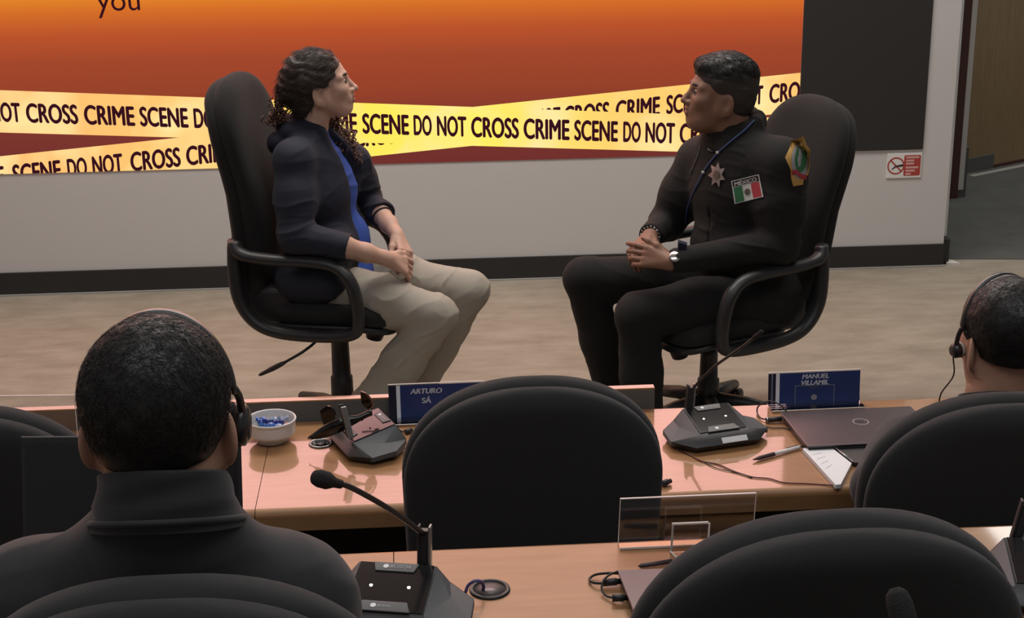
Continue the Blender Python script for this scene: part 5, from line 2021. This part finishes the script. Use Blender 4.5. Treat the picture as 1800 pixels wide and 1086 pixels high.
sdf_object('body', B0, 0.005, [MAT['skin_brown'], MAT['lips_brown']], o_root, None, o_mat, more=[(HD, 0.0022), (HN, 0.0022), (HF, 0.0022)])
eye_parts(hf2, o_root, MAT['iris'])
T_ = SDF()
T_.ell(pelv + (0.0, 0, -0.01), (0.18, 0.195, 0.13), TA, 0.04)
for (h_, k_, a_) in ((hpN, knN, anN), (hpF, knF, anF)):
    m1 = h_ + (k_ - h_) * 0.5
    T_.chain([h_, m1, k_], [0.108, 0.100, 0.076], 0.04)
    sh = k_ + (a_ - k_) * 0.5
    T_.cone(k_, sh, 0.073, 0.074, 0.03)
    T_.cone(sh, a_, 0.074, 0.070, 0.03)
sdf_object('trousers', T_, 0.0045, MAT['trouser_black'], o_root, cloth_fn(0.0085, 11, (0.55, 0.8, 1.5), 33, tilt=-0.5))
for a_ in (anN, anF):
    S_ = SDF()
    heel = lo_clamp(a_ + (0.02, 0, -0.05), 0.036)
    shoe(S_, heel, lo_clamp(heel + (-0.21, -0.02, -0.02), 0.035))
    sdf_object('shoe', S_, 0.005, MAT['shoe_black'], o_root)
K = SDF()
K.ell(chest, (0.150, 0.205, 0.20), TA, 0.03)
K.ell(waist + tf * 0.015, (0.160, 0.195, 0.17), TA, 0.05)
K.ell(pelv + (0, 0, 0.04), (0.170, 0.20, 0.10), TA, 0.04)
K.cone(chest + (0, 0, 0.12), neck + (0.01, 0, -0.03), 0.11, 0.085, 0.06)
for a_, b_, c_, sg in ((shN, elN, wrN, 1), (shF, elF, wrF, -1)):
    K.cone(neck + tl * sg * 0.05 + (0, 0, -0.055), a_, 0.068, 0.080, 0.06)
    K.chain([a_, (a_ + b_) / 2, b_], [0.086, 0.080, 0.066], 0.05)
    K.cone(b_, b_ + (c_ - b_) * 0.93, 0.062, 0.043, 0.025)
    d_ = unit(c_ - b_)
    K.cone(c_ + d_ * 0.035, c_ + d_ * 0.10, 0.05, 0.06, 0.004, mode='sub')
# stand collar
for i in range(9):
    a = rad(-150 + 300 * i / 8)
    a2_ = rad(-150 + 300 * min(i + 1, 8) / 8)
    cpt = lambda a_: neck + (0.018, 0, 0.0) + tf * (-math.cos(a_) * 0.072) + tl * (math.sin(a_) * 0.074) + np.array([0, 0, 0.030 + 0.024 * math.cos(a_)])
    K.cone(cpt(a), cpt(a2_), 0.022, 0.022, 0.012)
    K.cone(cpt(a) + (0, 0, -0.025), cpt(a2_) + (0, 0, -0.025), 0.026, 0.026, 0.02)
K.cone(neck + tf * 0.078 + (0, 0, -0.012), waist + tf * 0.172 + (0, 0, -0.03), 0.0045, 0.0045, 0.006, mode='sub')
jk, jV, jF = sdf_object('jacket', K, 0.0045, MAT['uniform_black'], o_root, cloth_fn(0.0095, 12, (0.55, 0.7, 1.6), 41, tilt=-0.2))
Hh = SDF()
s_ = 1.08
e = lambda c, r, k=0.02, mode='add': Hh.ell(hf2.p(*c), np.array(r) * s_, hf2.axes, k, mode)
e((-0.014, 0, 0.036), (0.104, 0.0825, 0.094))
e((-0.012, 0, 0.068), (0.102, 0.074, 0.056), 0.02)
e((0.060, 0, 0.080), (0.034, 0.050, 0.024), 0.02)
e((-0.045, 0, -0.010), (0.072, 0.076, 0.085), 0.02)
e((0.108, 0, -0.026), (0.060, 0.110, 0.078), 0.008, 'sub')
Hh.plane(hf2.p(-0.075, 0, -0.075), -hf2.z * 1.0 + hf2.x * 0.25, 0.006)
for t in (-1, 1):
    e((-0.008, t * 0.094, -0.030), (0.026, 0.030, 0.040), 0.005, 'sub')
    e((0.052, t * 0.100, -0.070), (0.055, 0.060, 0.060), 0.006, 'sub')
hr, hV, hF = sdf_object('hair', Hh, 0.0025, [MAT['hair_black'], MAT['hair_stubble']], o_root, lambda V, N: 0.0022 * vnoise(hf2.loc(V) * np.array([35, 80, 80]), 4),
                        lambda C: np.where(hf2.loc(C)[:, 2] < 0.048 + 0.02 * (hf2.loc(C)[:, 0] < -0.05), 1, 0))
hN_ = vert_normals(hV, hF)
me2 = strands(hV, hN_, lambda P: np.tile(hf2.x * 0.7 + hf2.z * 0.5, (len(P), 1)), 5200, 0.014, 0.0009, 0.005, 3, MAT['hair_black'], 'tmp', o_root, keep=lambda P: hf2.loc(P)[:, 2] > 0.058)
join_mesh(hr, me2)
hit = badge_surface([(jV, jF)])


def surf_grid(mb, corners, nu, nv, l, region=None):
    """cloth patch laid on the jacket: corners (tl,tr,br,bl) in picture points; region in patch units"""
    tl_, tr_, br_, bl_ = [np.array(c, float) for c in corners]
    u0, u1, v0, v1 = region or (0, 1, 0, 1)

    def fn(a, b):
        u, v = u0 + (u1 - u0) * a, v0 + (v1 - v0) * b
        p = (tl_ * (1 - u) + tr_ * u) * (1 - v) + (bl_ * (1 - u) + br_ * u) * v
        h = hit(p[0], p[1], l)
        return h if h is not None else at(p[0], p[1], 5.0)
    mb.grid(fn, nu, nv)
    return mb


FL = [(1286, 318), (1335, 306), (1343, 346), (1292, 358)]
fp = thing('flag_patch', None, None, (0, 0, 0)) if False else None
pt = surf_grid(MB(), FL, 10, 8, 0.0035).build('flag_patch', MAT['patch_white'], o_root, True)
surf_grid(MB(), FL, 10, 3, 0.0045, (0.03, 0.97, 0.03, 0.27)).build('black_band', MAT['sign_black'], pt, True)
surf_grid(MB(), FL, 4, 5, 0.0045, (0.04, 0.34, 0.30, 0.96)).build('green_band', MAT['patch_green'], pt, True)
surf_grid(MB(), FL, 4, 5, 0.0045, (0.66, 0.96, 0.30, 0.96)).build('red_band', MAT['patch_red'], pt, True)


def on_patch(corners, u, v, l):
    tl_, tr_, br_, bl_ = [np.array(c, float) for c in corners]
    p = (tl_ * (1 - u) + tr_ * u) * (1 - v) + (bl_ * (1 - u) + br_ * u) * v
    h = hit(p[0], p[1], l)
    return h if h is not None else at(p[0], p[1], 5.0)


tv, tf_, ta = text_verts('M\u00c9XICO', 0.02)
t = MB()
for fc in tf_:
    t.add([on_patch(FL, 0.10 + 0.80 * tv[i, 0], 0.255 - 0.20 * tv[i, 1], 0.0055) for i in fc], [tuple(range(len(fc)))])
t.build('lettering', MAT['patch_white'], pt)
t = MB()
for (r, cx_, cy_, n_) in ((0.11, 0.5, 0.62, 16),):
    ring = [on_patch(FL, cx_ + r * math.cos(a), cy_ + r * 1.25 * math.sin(a), 0.0055) for a in np.linspace(0, 2 * math.pi, n_ + 1)[:-1]]
    t.add([on_patch(FL, cx_, cy_, 0.006)] + ring, [(0, 1 + k, 1 + (k + 1) % n_) for k in range(n_)])
t.build('coat_of_arms', MAT['patch_brown'], pt)
t = MB()
ring = [on_patch(FL, 0.5 + r * math.cos(a), 0.66 + r * 1.25 * math.sin(a), 0.0062) for a, r in [(rad(q), 0.085) for q in range(20, 161, 20)] + [(rad(q), 0.06) for q in range(160, 19, -20)]]
t.add(ring, [tuple(range(len(ring)))])
t.build('wreath', MAT['patch_green'], pt)
# gold shield patch on the upper sleeve
GO = [(1379, 240), (1425, 238), (1423, 326), (1381, 328)]
star = [(0.73, 0.0), (0.86, 0.20), (1.0, 0.28), (0.97, 0.45), (0.99, 0.62), (0.90, 0.78), (0.72, 0.88), (0.70, 0.97), (0.30, 1.0), (0.22, 0.84), (0.20, 0.66), (0.0, 0.42), (0.18, 0.24), (0.24, 0.10), (0.52, 0.06)]


def fan(corners, poly, c, l, sub=6):
    m_ = MB()
    n_ = len(poly)
    vs = [on_patch(corners, c[0], c[1], l)]
    for r in range(1, sub + 1):
        for p in poly:
            q = (c[0] + (p[0] - c[0]) * r / sub, c[1] + (p[1] - c[1]) * r / sub)
            vs.append(on_patch(corners, q[0], q[1], l))
    fs = [(0, 1 + k, 1 + (k + 1) % n_) for k in range(n_)]
    for r in range(sub - 1):
        for k in range(n_):
            fs.append((1 + r * n_ + k, 1 + (r + 1) * n_ + k, 1 + (r + 1) * n_ + (k + 1) % n_, 1 + r * n_ + (k + 1) % n_))
    return m_.add(vs, fs)


oval = lambda cx_, cy_, rx, ry, n_=24: [(cx_ + rx * math.cos(a), cy_ + ry * math.sin(a)) for a in np.linspace(0, 2 * math.pi, n_ + 1)[:-1]]
gp = fan(GO, star, (0.55, 0.5), 0.0035).build('shield_patch', MAT['patch_gold'], o_root, True)
fan(GO, oval(0.57, 0.50, 0.33, 0.36), (0.57, 0.5), 0.0048, 4).build('grey_ring', MAT['patch_grey'], gp, True)
fan(GO, oval(0.58, 0.47, 0.22, 0.25), (0.58, 0.47), 0.0060, 4).build('green_field', MAT['patch_green'], gp, True)
fan(GO, [(0.50, 0.26), (0.60, 0.28), (0.62, 0.42), (0.56, 0.60), (0.48, 0.62), (0.46, 0.45)], (0.54, 0.45), 0.0070, 3).build('grey_figure', MAT['patch_grey'], gp, True)
fan(GO, [(0.22, 0.68), (0.42, 0.66), (0.62, 0.76), (0.82, 0.78), (0.78, 0.88), (0.56, 0.84), (0.40, 0.76), (0.24, 0.76)], (0.5, 0.76), 0.0070, 3).build('red_ribbon', MAT['patch_red'], gp, True)
# silver star badge
SB = [(1246, 286), (1276, 284), (1277, 328), (1247, 330)]
pts = []
for k in range(14):
    a = rad(-90 + 360 / 14 * k + 12)
    r = 0.52 if k % 2 == 0 else 0.29
    pts.append((0.5 + r * math.cos(a), 0.5 + r * math.sin(a)))
stb = fan(SB, pts, (0.5, 0.5), 0.005, 3).build('star_badge', MAT['badge_silver'], o_root, False)
fan(SB, oval(0.5, 0.5, 0.17, 0.17, 14), (0.5, 0.5), 0.0085, 2).build('badge_seal', MAT['patch_brown'], stb, True)
# lanyard with white beads and hanging card
lp = [hit(x, y, 0.004) for x, y in ((1326, 212), (1312, 226), (1296, 240), (1280, 253), (1264, 268), (1250, 285), (1238, 303), (1227, 325), (1216, 348), (1208, 370), (1204, 390), (1201, 410), (1200, 421))]
lp = [p for p in lp if p is not None]
ln_ = MB().tube(spline(lp, 4), 0.0030, 6).build('lanyard', MAT['lanyard_blue'], o_root, True)
for x, y in ((1263, 268), (1238, 303)):
    h = hit(x, y, 0.005)
    if h is not None:
        MB().lathe([(0.0, -0.006), (0.005, -0.004), (0.0065, 0.0), (0.005, 0.004), (0.0, 0.006)], h, 14).build('bead', MAT['patch_white'], ln_, True)
ic = [at(x, y, 5.0) for x, y in ((1192, 421), (1208, 426), (1207, 444), (1191, 443))]
h = hit(1200, 425, 0.006)
if h is not None:
    ic = [at(x, y, h[1] - 0.01) for x, y in ((1192, 421), (1208, 426), (1207, 444), (1191, 443))]
idc = MB().prism(ic, (0.0, 0.003, 0.0)).build('id_card', MAT['card_grey'], ln_)
MB().add([ic[0] * 0.8 + ic[3] * 0.2 + (0.001, -0.0012, -0.001), ic[1] * 0.8 + ic[2] * 0.2 + (-0.001, -0.0012, -0.001), ic[2] + (-0.001, -0.0012, 0.002), ic[3] + (0.001, -0.0012, 0.002)], [(0, 1, 2, 3)]).build('card_print', MAT['card_dark'], idc)
zp_ = [hit(x, y, 0.002) for x, y in ((1231, 256), (1229, 268), (1224, 282), (1218, 296), (1214, 306))]
if all(p is not None for p in zp_):
    MB().tube(spline(zp_, 4), 0.0018, 6).build('zipper', MAT['label_edge'], o_root, True)
# collar insignia
h0, h1 = hit(1246, 262, 0.004), hit(1254, 267, 0.004)
if h0 is not None and h1 is not None:
    MB().tube([h0, h1], 0.004, 6).build('collar_insignia', MAT['label_grey'], o_root, True)


def wrist_ring(c, ax, R, r, name, mat, parent, n=26, beads=0, mats=None):
    ax = unit(ax)
    u_ = unit(np.cross(ax, (0, 1, 0.2)))
    v_ = np.cross(ax, u_)
    pts = [c + (u_ * math.cos(a) + v_ * math.sin(a)) * R for a in np.linspace(0, 2 * math.pi, n + 1)[:-1]]
    o = MB().tube(pts, r, 7, closed=True, flat=(ax, 1.6)).build(name, mat, parent, True)
    return o, u_, v_


ax_ = unit(wrN - elN)
wc = wrN + ax_ * -0.012
wa, u_, v_ = wrist_ring(wc, ax_, 0.0335, 0.0045, 'wristwatch', MAT['cable_black'], o_root)
dn = unit(np.array([-0.15, -0.75, 0.65]) - ax_ * (np.array([-0.15, -0.75, 0.65]) @ ax_))
MB().lathe([(0.0, -0.004), (0.019, -0.004), (0.0195, 0.004), (0.017, 0.006)], wc + dn * 0.035, 26, dn).build('watch_case', MAT['chrome'], wa, True)
MB().lathe([(0.0165, 0.0048), (0.0, 0.0056)], wc + dn * 0.035, 24, dn).build('watch_dial', MAT['patch_white'], wa)
ax_ = unit(wrF - elF)
bc_ = wrF + ax_ * -0.002
br_o, u_, v_ = wrist_ring(bc_, ax_, 0.0325, 0.003, 'bracelet', MAT['cable_black'], o_root)
for k in range(16):
    a = 2 * math.pi * k / 16
    MB().lathe([(0.0, -0.0055), (0.004, -0.004), (0.0055, 0.0), (0.004, 0.004), (0.0, 0.0055)], bc_ + (u_ * math.cos(a) + v_ * math.sin(a)) * 0.0335, 10).build('bead', MAT['patch_white' if k % 3 else 'badge_silver'], br_o, True)


# ---------------- people seen from behind
def headset(label, f, dx, R=(0.098, 0.120), thick=0.007, pad='foam', strip=None, cup_z=-0.02, cup_x=0.0, cups=(1, -1), width=1.9, cup_s=1.0):
    s = f.s
    root = thing('headphones', label, 'headphones', tuple(f.p(0, 0, 0.12)))
    arc = [f.p(dx, R[0] * math.cos(a), 0.012 + R[1] * math.sin(a)) for a in np.linspace(0.02, math.pi - 0.02, 33)]
    MB().tube(arc, thick * s, 10, flat=(f.x, width)).build('headband', MAT['headset_black'], root, True)
    if strip:
        a2 = [f.p(dx - 0.016, (R[0] - 0.001) * math.cos(a), 0.012 + (R[1] - 0.002) * math.sin(a)) for a in np.linspace(0.3, math.pi - 0.3, 27)]
        MB().tube(a2, thick * 0.8 * s, 8, flat=(f.x, 1.6)).build('band_cushion', MAT[strip], root, True)
    for t in cups:
        c = f.p(dx + cup_x, t * (R[0] - 0.001), cup_z)
        ax = f.y * t
        ar = MB().tube(spline([f.p(dx, t * R[0], 0.02), f.p(dx + cup_x * 0.4, t * (R[0] + 0.004), 0.0), f.p(dx + cup_x, t * (R[0] + 0.003), cup_z)], 5), 0.0052 * s, 8).build('slider_arm', MAT['headset_black'], root, True)
        MB().lathe([(0.0, 0.012), (0.018 * cup_s, 0.012), (0.027 * cup_s, 0.006), (0.028 * cup_s, -0.004), (0.0, -0.004)], c, 24, ax).build('ear_cup', MAT['headset_black'], ar, True)
        MB().lathe([(0.0, -0.004), (0.026 * cup_s, -0.004), (0.028 * cup_s, -0.009), (0.024 * cup_s, -0.014), (0.0, -0.014)], c, 24, ax).build('ear_cushion', MAT[pad], ar, True)
    return root


def seen_from_behind(label, f, neck, shL, shR, elL, elR, wrL, wrR, pelv, jacket, skin, hand_normal=(0, 0, 1), seat_y=0.4, collar=True, hair_seed=3, crown=(-0.045, 0.0, 0.11), n_str=9000, front=0.112):
    root = thing('person', label, 'person', (pelv[0], pelv[1], 0.0))
    chest = (shL + shR) / 2 + np.array([0, 0.0, -0.10])
    fw = unit(np.cross((0, 0, 1), shL - shR)) * -1
    if fw[1] < 0:
        fw = -fw
    la = np.cross((0, 0, 1), fw)
    TA_ = [fw, la, tu]
    B_ = SDF()
    B_.cone(pelv, chest, 0.12, 0.125, 0.03).cone(chest, neck, 0.10, 0.06, 0.03)
    B_.chain([shL, elL, wrL], [0.05, 0.04, 0.027], 0.02).chain([shR, elR, wrR], [0.05, 0.04, 0.027], 0.02)
    B_.cone(chest, shL, 0.07, 0.05, 0.03).cone(chest, shR, 0.07, 0.05, 0.03)
    legs = []
    for sg, h in ((1, shL), (-1, shR)):
        hp = pelv + la * sg * 0.10
        kn = hp + fw * 0.42 + np.array([0, 0, 0.03])
        an = kn + fw * 0.03 + np.array([0, 0, -0.40])
        legs.append((hp, kn, an))
        B_.chain([hp, kn, an], [0.08, 0.055, 0.038], 0.03)
    HD_ = SDF()
    head_sdf(HD_, f, False, neck + np.array([0, 0, -0.04]), 0.062, flare=0.62)
    H1, H2 = SDF(), SDF()
    for S_, el_, wr_, sd in ((H1, elL, wrL, -1), (H2, elR, wrR, 1)):
        d = unit(fw * 0.9 - la * -sd * 0.25 + np.array([0, 0, -0.12]))
        S_.cone(wr_ + unit(el_ - wr_) * 0.08, wr_, 0.030, 0.026, 0.02)
        hand_sdf(S_, wr_, d, hand_normal, la * sd, (0.25, 0.3, 0.32, 0.35), 1.0)
    sdf_object('body', B_, 0.006, MAT[skin], root, more=[(HD_, 0.0022), (H1, 0.003), (H2, 0.003)])
    eye_parts(f, root, MAT['iris'])
    T_ = SDF()
    T_.ell(pelv, (0.16, 0.185, 0.12), TA_, 0.04)
    for hp, kn, an in legs:
        T_.chain([hp, kn], [0.10, 0.075], 0.04)
        T_.chain([kn, an], [0.072, 0.066], 0.03)
    sdf_object('trousers', T_, 0.007, MAT['trouser_black'], root)
    for hp, kn, an in legs:
        S_ = SDF()
        shoe(S_, an + np.array([0, 0, -0.035]) - fw * 0.02, an + fw * 0.19 + np.array([0, 0, -0.045]))
        sdf_object('shoe', S_, 0.006, MAT['shoe_black'], root)
    K_ = SDF()
    K_.ell(chest + np.array([0, 0, -0.03]), (0.140, 0.215, 0.17), TA_, 0.04)
    K_.cone(chest + np.array([0, 0, -0.1]), pelv + np.array([0, 0, 0.04]), 0.155, 0.165, 0.05, flat=(fw, 0.85))
    K_.cone(chest + np.array([0, 0, 0.05]), neck + np.array([0, 0, -0.052]) - fw * 0.004, 0.115, 0.070, 0.05)
    for a_, b_, c_, sg in ((shL, elL, wrL, 1), (shR, elR, wrR, -1)):
        K_.cone(neck + la * sg * 0.040 + np.array([0, 0, -0.100]), a_, 0.050, 0.066, 0.06)
        K_.cone(chest + la * sg * 0.10 + np.array([0, 0, 0.03]), a_, 0.09, 0.070, 0.06)
        K_.chain([a_, (a_ + b_) / 2, b_], [0.070, 0.066, 0.058], 0.04)
        K_.cone(b_, b_ + (c_ - b_) * 0.95, 0.056, 0.040, 0.025)
    sdf_object('jacket', K_, 0.005, MAT[jacket], root, cloth_fn(0.0070, 8, (0.5, 0.7, 1.5), hair_seed + 60))
    if collar:
        # stand-up collar: turned band open at the throat, with a seam ridge below
        prof = [(0.0885, -0.052), (0.0860, -0.040), (0.0815, -0.020), (0.0775, 0.000), (0.0755, 0.012), (0.0735, 0.018), (0.0705, 0.019), (0.0685, 0.014), (0.070, -0.004), (0.074, -0.040)]

        def cf(u, v):
            a = rad(-158 + 316 * u)
            i = v * (len(prof) - 1)
            j = min(int(i), len(prof) - 2)
            r = prof[j][0] + (prof[j + 1][0] - prof[j][0]) * (i - j)
            z = prof[j][1] + (prof[j + 1][1] - prof[j][1]) * (i - j)
            wob = 0.0012 * math.sin(a * 3 + z * 160) + 0.0022 * math.exp(-((z + 0.022 + 0.003 * math.sin(a * 2)) / 0.006) ** 2)
            return neck + fw * (-math.cos(a) * (r + wob) * 0.95 - 0.004) + la * (math.sin(a) * (r + wob)) + np.array([0, 0, z - 0.020 + 0.032 * math.cos(a)])
        cm = MB().grid(cf, 61, 28)
        cm.tube([neck + fw * (-math.cos(a) * 0.0875 * 0.95 - 0.004) + la * (math.sin(a) * 0.0875) + np.array([0, 0, -0.062 + 0.036 * math.cos(a)]) for a in np.linspace(rad(-150), rad(150), 49)], 0.0042, 8)
        cm.build('collar', MAT[jacket], root, True)
    H_ = SDF()
    s = f.s
    e_ = lambda c, r, k=0.02, mode='add': H_.ell(f.p(*c), np.array(r) * s, f.axes, k, mode)
    e_((-0.013, 0, 0.034), (0.102, 0.0815, 0.092))
    e_((-0.030, 0, 0.030), (0.092, 0.080, 0.088), 0.02)
    e_((-0.040, 0, -0.020), (0.066, 0.070, 0.074), 0.02)
    for t in (1, -1):
        e_((-0.022, t * 0.034, 0.030), (0.080, 0.0500, 0.070), 0.02)
    e_((front, 0, -0.020), (0.060, 0.110, 0.078), 0.008, 'sub')
    H_.plane(f.p(-0.08, 0, -0.046), -f.z + f.x * 0.10, 0.008)
    for t in (-1, 1):
        e_((-0.002, t * 0.096, -0.034), (0.030, 0.032, 0.044), 0.005, 'sub')
        e_((0.055, t * 0.100, -0.070), (0.055, 0.060, 0.060), 0.006, 'sub')
    hr_, hV_, hF_ = sdf_object('hair', H_, 0.0025, MAT['hair_black'], root, lambda V, N: 0.0012 * vnoise(f.loc(V) * 60, 4))
    cw = f.p(*crown)
    hn = vert_normals(hV_, hF_)
    m2 = strands(hV_, hn, lambda P: (P - cw) - 0.02 * f.z, n_str, 0.017, 0.0005, 0.0030, hair_seed, MAT['hair_black'], 'tmp', root, segs=4, droop=0.02, keep=lambda P: f.loc(P)[:, 2] > -0.018)
    join_mesh(hr_, m2)
    return root


# nearest person, at the closer desk
Yh = 1.70
f3 = Frame(at(281, 726, Yh), (0.02, math.cos(rad(4)), -math.sin(rad(4))), (0, math.sin(rad(4)), math.cos(rad(4))), 0.95)
nk = at(288, 826, Yh - 0.035)
p_shR, p_shL = at(506, 1062, Yh + 0.0), at(62, 1068, Yh + 0.0)
cx3 = (p_shL[0] + p_shR[0]) / 2
zs3 = p_shR[2]
seen_from_behind('person in dark grey jacket with short black hair, seen from behind, before an open laptop', f3, nk, p_shL, p_shR,
                 np.array([p_shL[0] - 0.03, Yh + 0.08, zs3 - 0.27]), np.array([p_shR[0] + 0.05, Yh + 0.04, zs3 - 0.26]),
                 np.array([cx3 - 0.12, 1.83, ZN + 0.045]), np.array([cx3 + 0.10, 1.83, ZN + 0.045]), np.array([cx3, Yh - 0.02, TIER + 0.60]), 'jacket_grey', 'skin_mid', n_str=13000)
headset('headphones with pink lit headband over short black hair of nearest person', f3, 0.030, R=(0.0885, 0.110), thick=0.0036, cup_z=-0.040, cup_x=0.040, width=2.6)
# person beyond the first desk's right chair
Yr = 3.02
f4 = Frame(at(1764, 588, Yr), (-math.sin(rad(13)), math.cos(rad(13)), -0.06), (0, 0.06, 1.0), 1.02)
nk = at(1748, 690, Yr - 0.02)
sh_c = at(1735, 790, Yr + 0.03)
seen_from_behind('person seen from behind wearing headphones in right chair at the first desk', f4, nk, sh_c + (-0.165, 0.02, -0.01), sh_c + (0.165, -0.02, -0.01),
                 at(1545, 858, 2.98), sh_c + (0.25, 0.10, -0.27), at(1590, 860, 3.18) * (1, 1, 0) + np.array([0, 0, ZM + 0.045]), sh_c * (1, 1, 0) + np.array([0.12, 0.26, ZM + 0.045]), np.array([sh_c[0], Yr - 0.05, 0.60]), 'jacket_grey', 'skin_mid', hair_seed=8, crown=(-0.05, 0.01, 0.10), n_str=9000, front=0.126)
headset('headphones with pale headband strip on person in the right chair', f4, 0.018, R=(0.0875, 0.114), thick=0.0045, strip='ear_pad', pad='ear_pad', cup_z=-0.035, cup_x=0.018, cup_s=0.62)
hc = spline([f4.p(0.036, 0.094, -0.050), at(1676, 660, 3.06), at(1655, 690, 3.10), at(1650, 712, 3.12)], 6)
tag(MB().tube(hc, 0.0016, 6).build('headphone_cable', MAT['cable_black'], None, True), 'thin black cable hanging from headphones of the person in the right chair', 'cable')

a, b = onz(1164, 850, ZM + 0.008), onz(1179, 845, ZM + 0.008)
tag(MB().tube([a, a + (b - a) * 0.6, a + (b - a) * 0.62, b], [0.0075, 0.0075, 0.0055, 0.0055], 10).build('usb_plug', MAT['black_plastic'], None, True), 'small black plug on desk at right edge of the empty middle chair', 'plug')
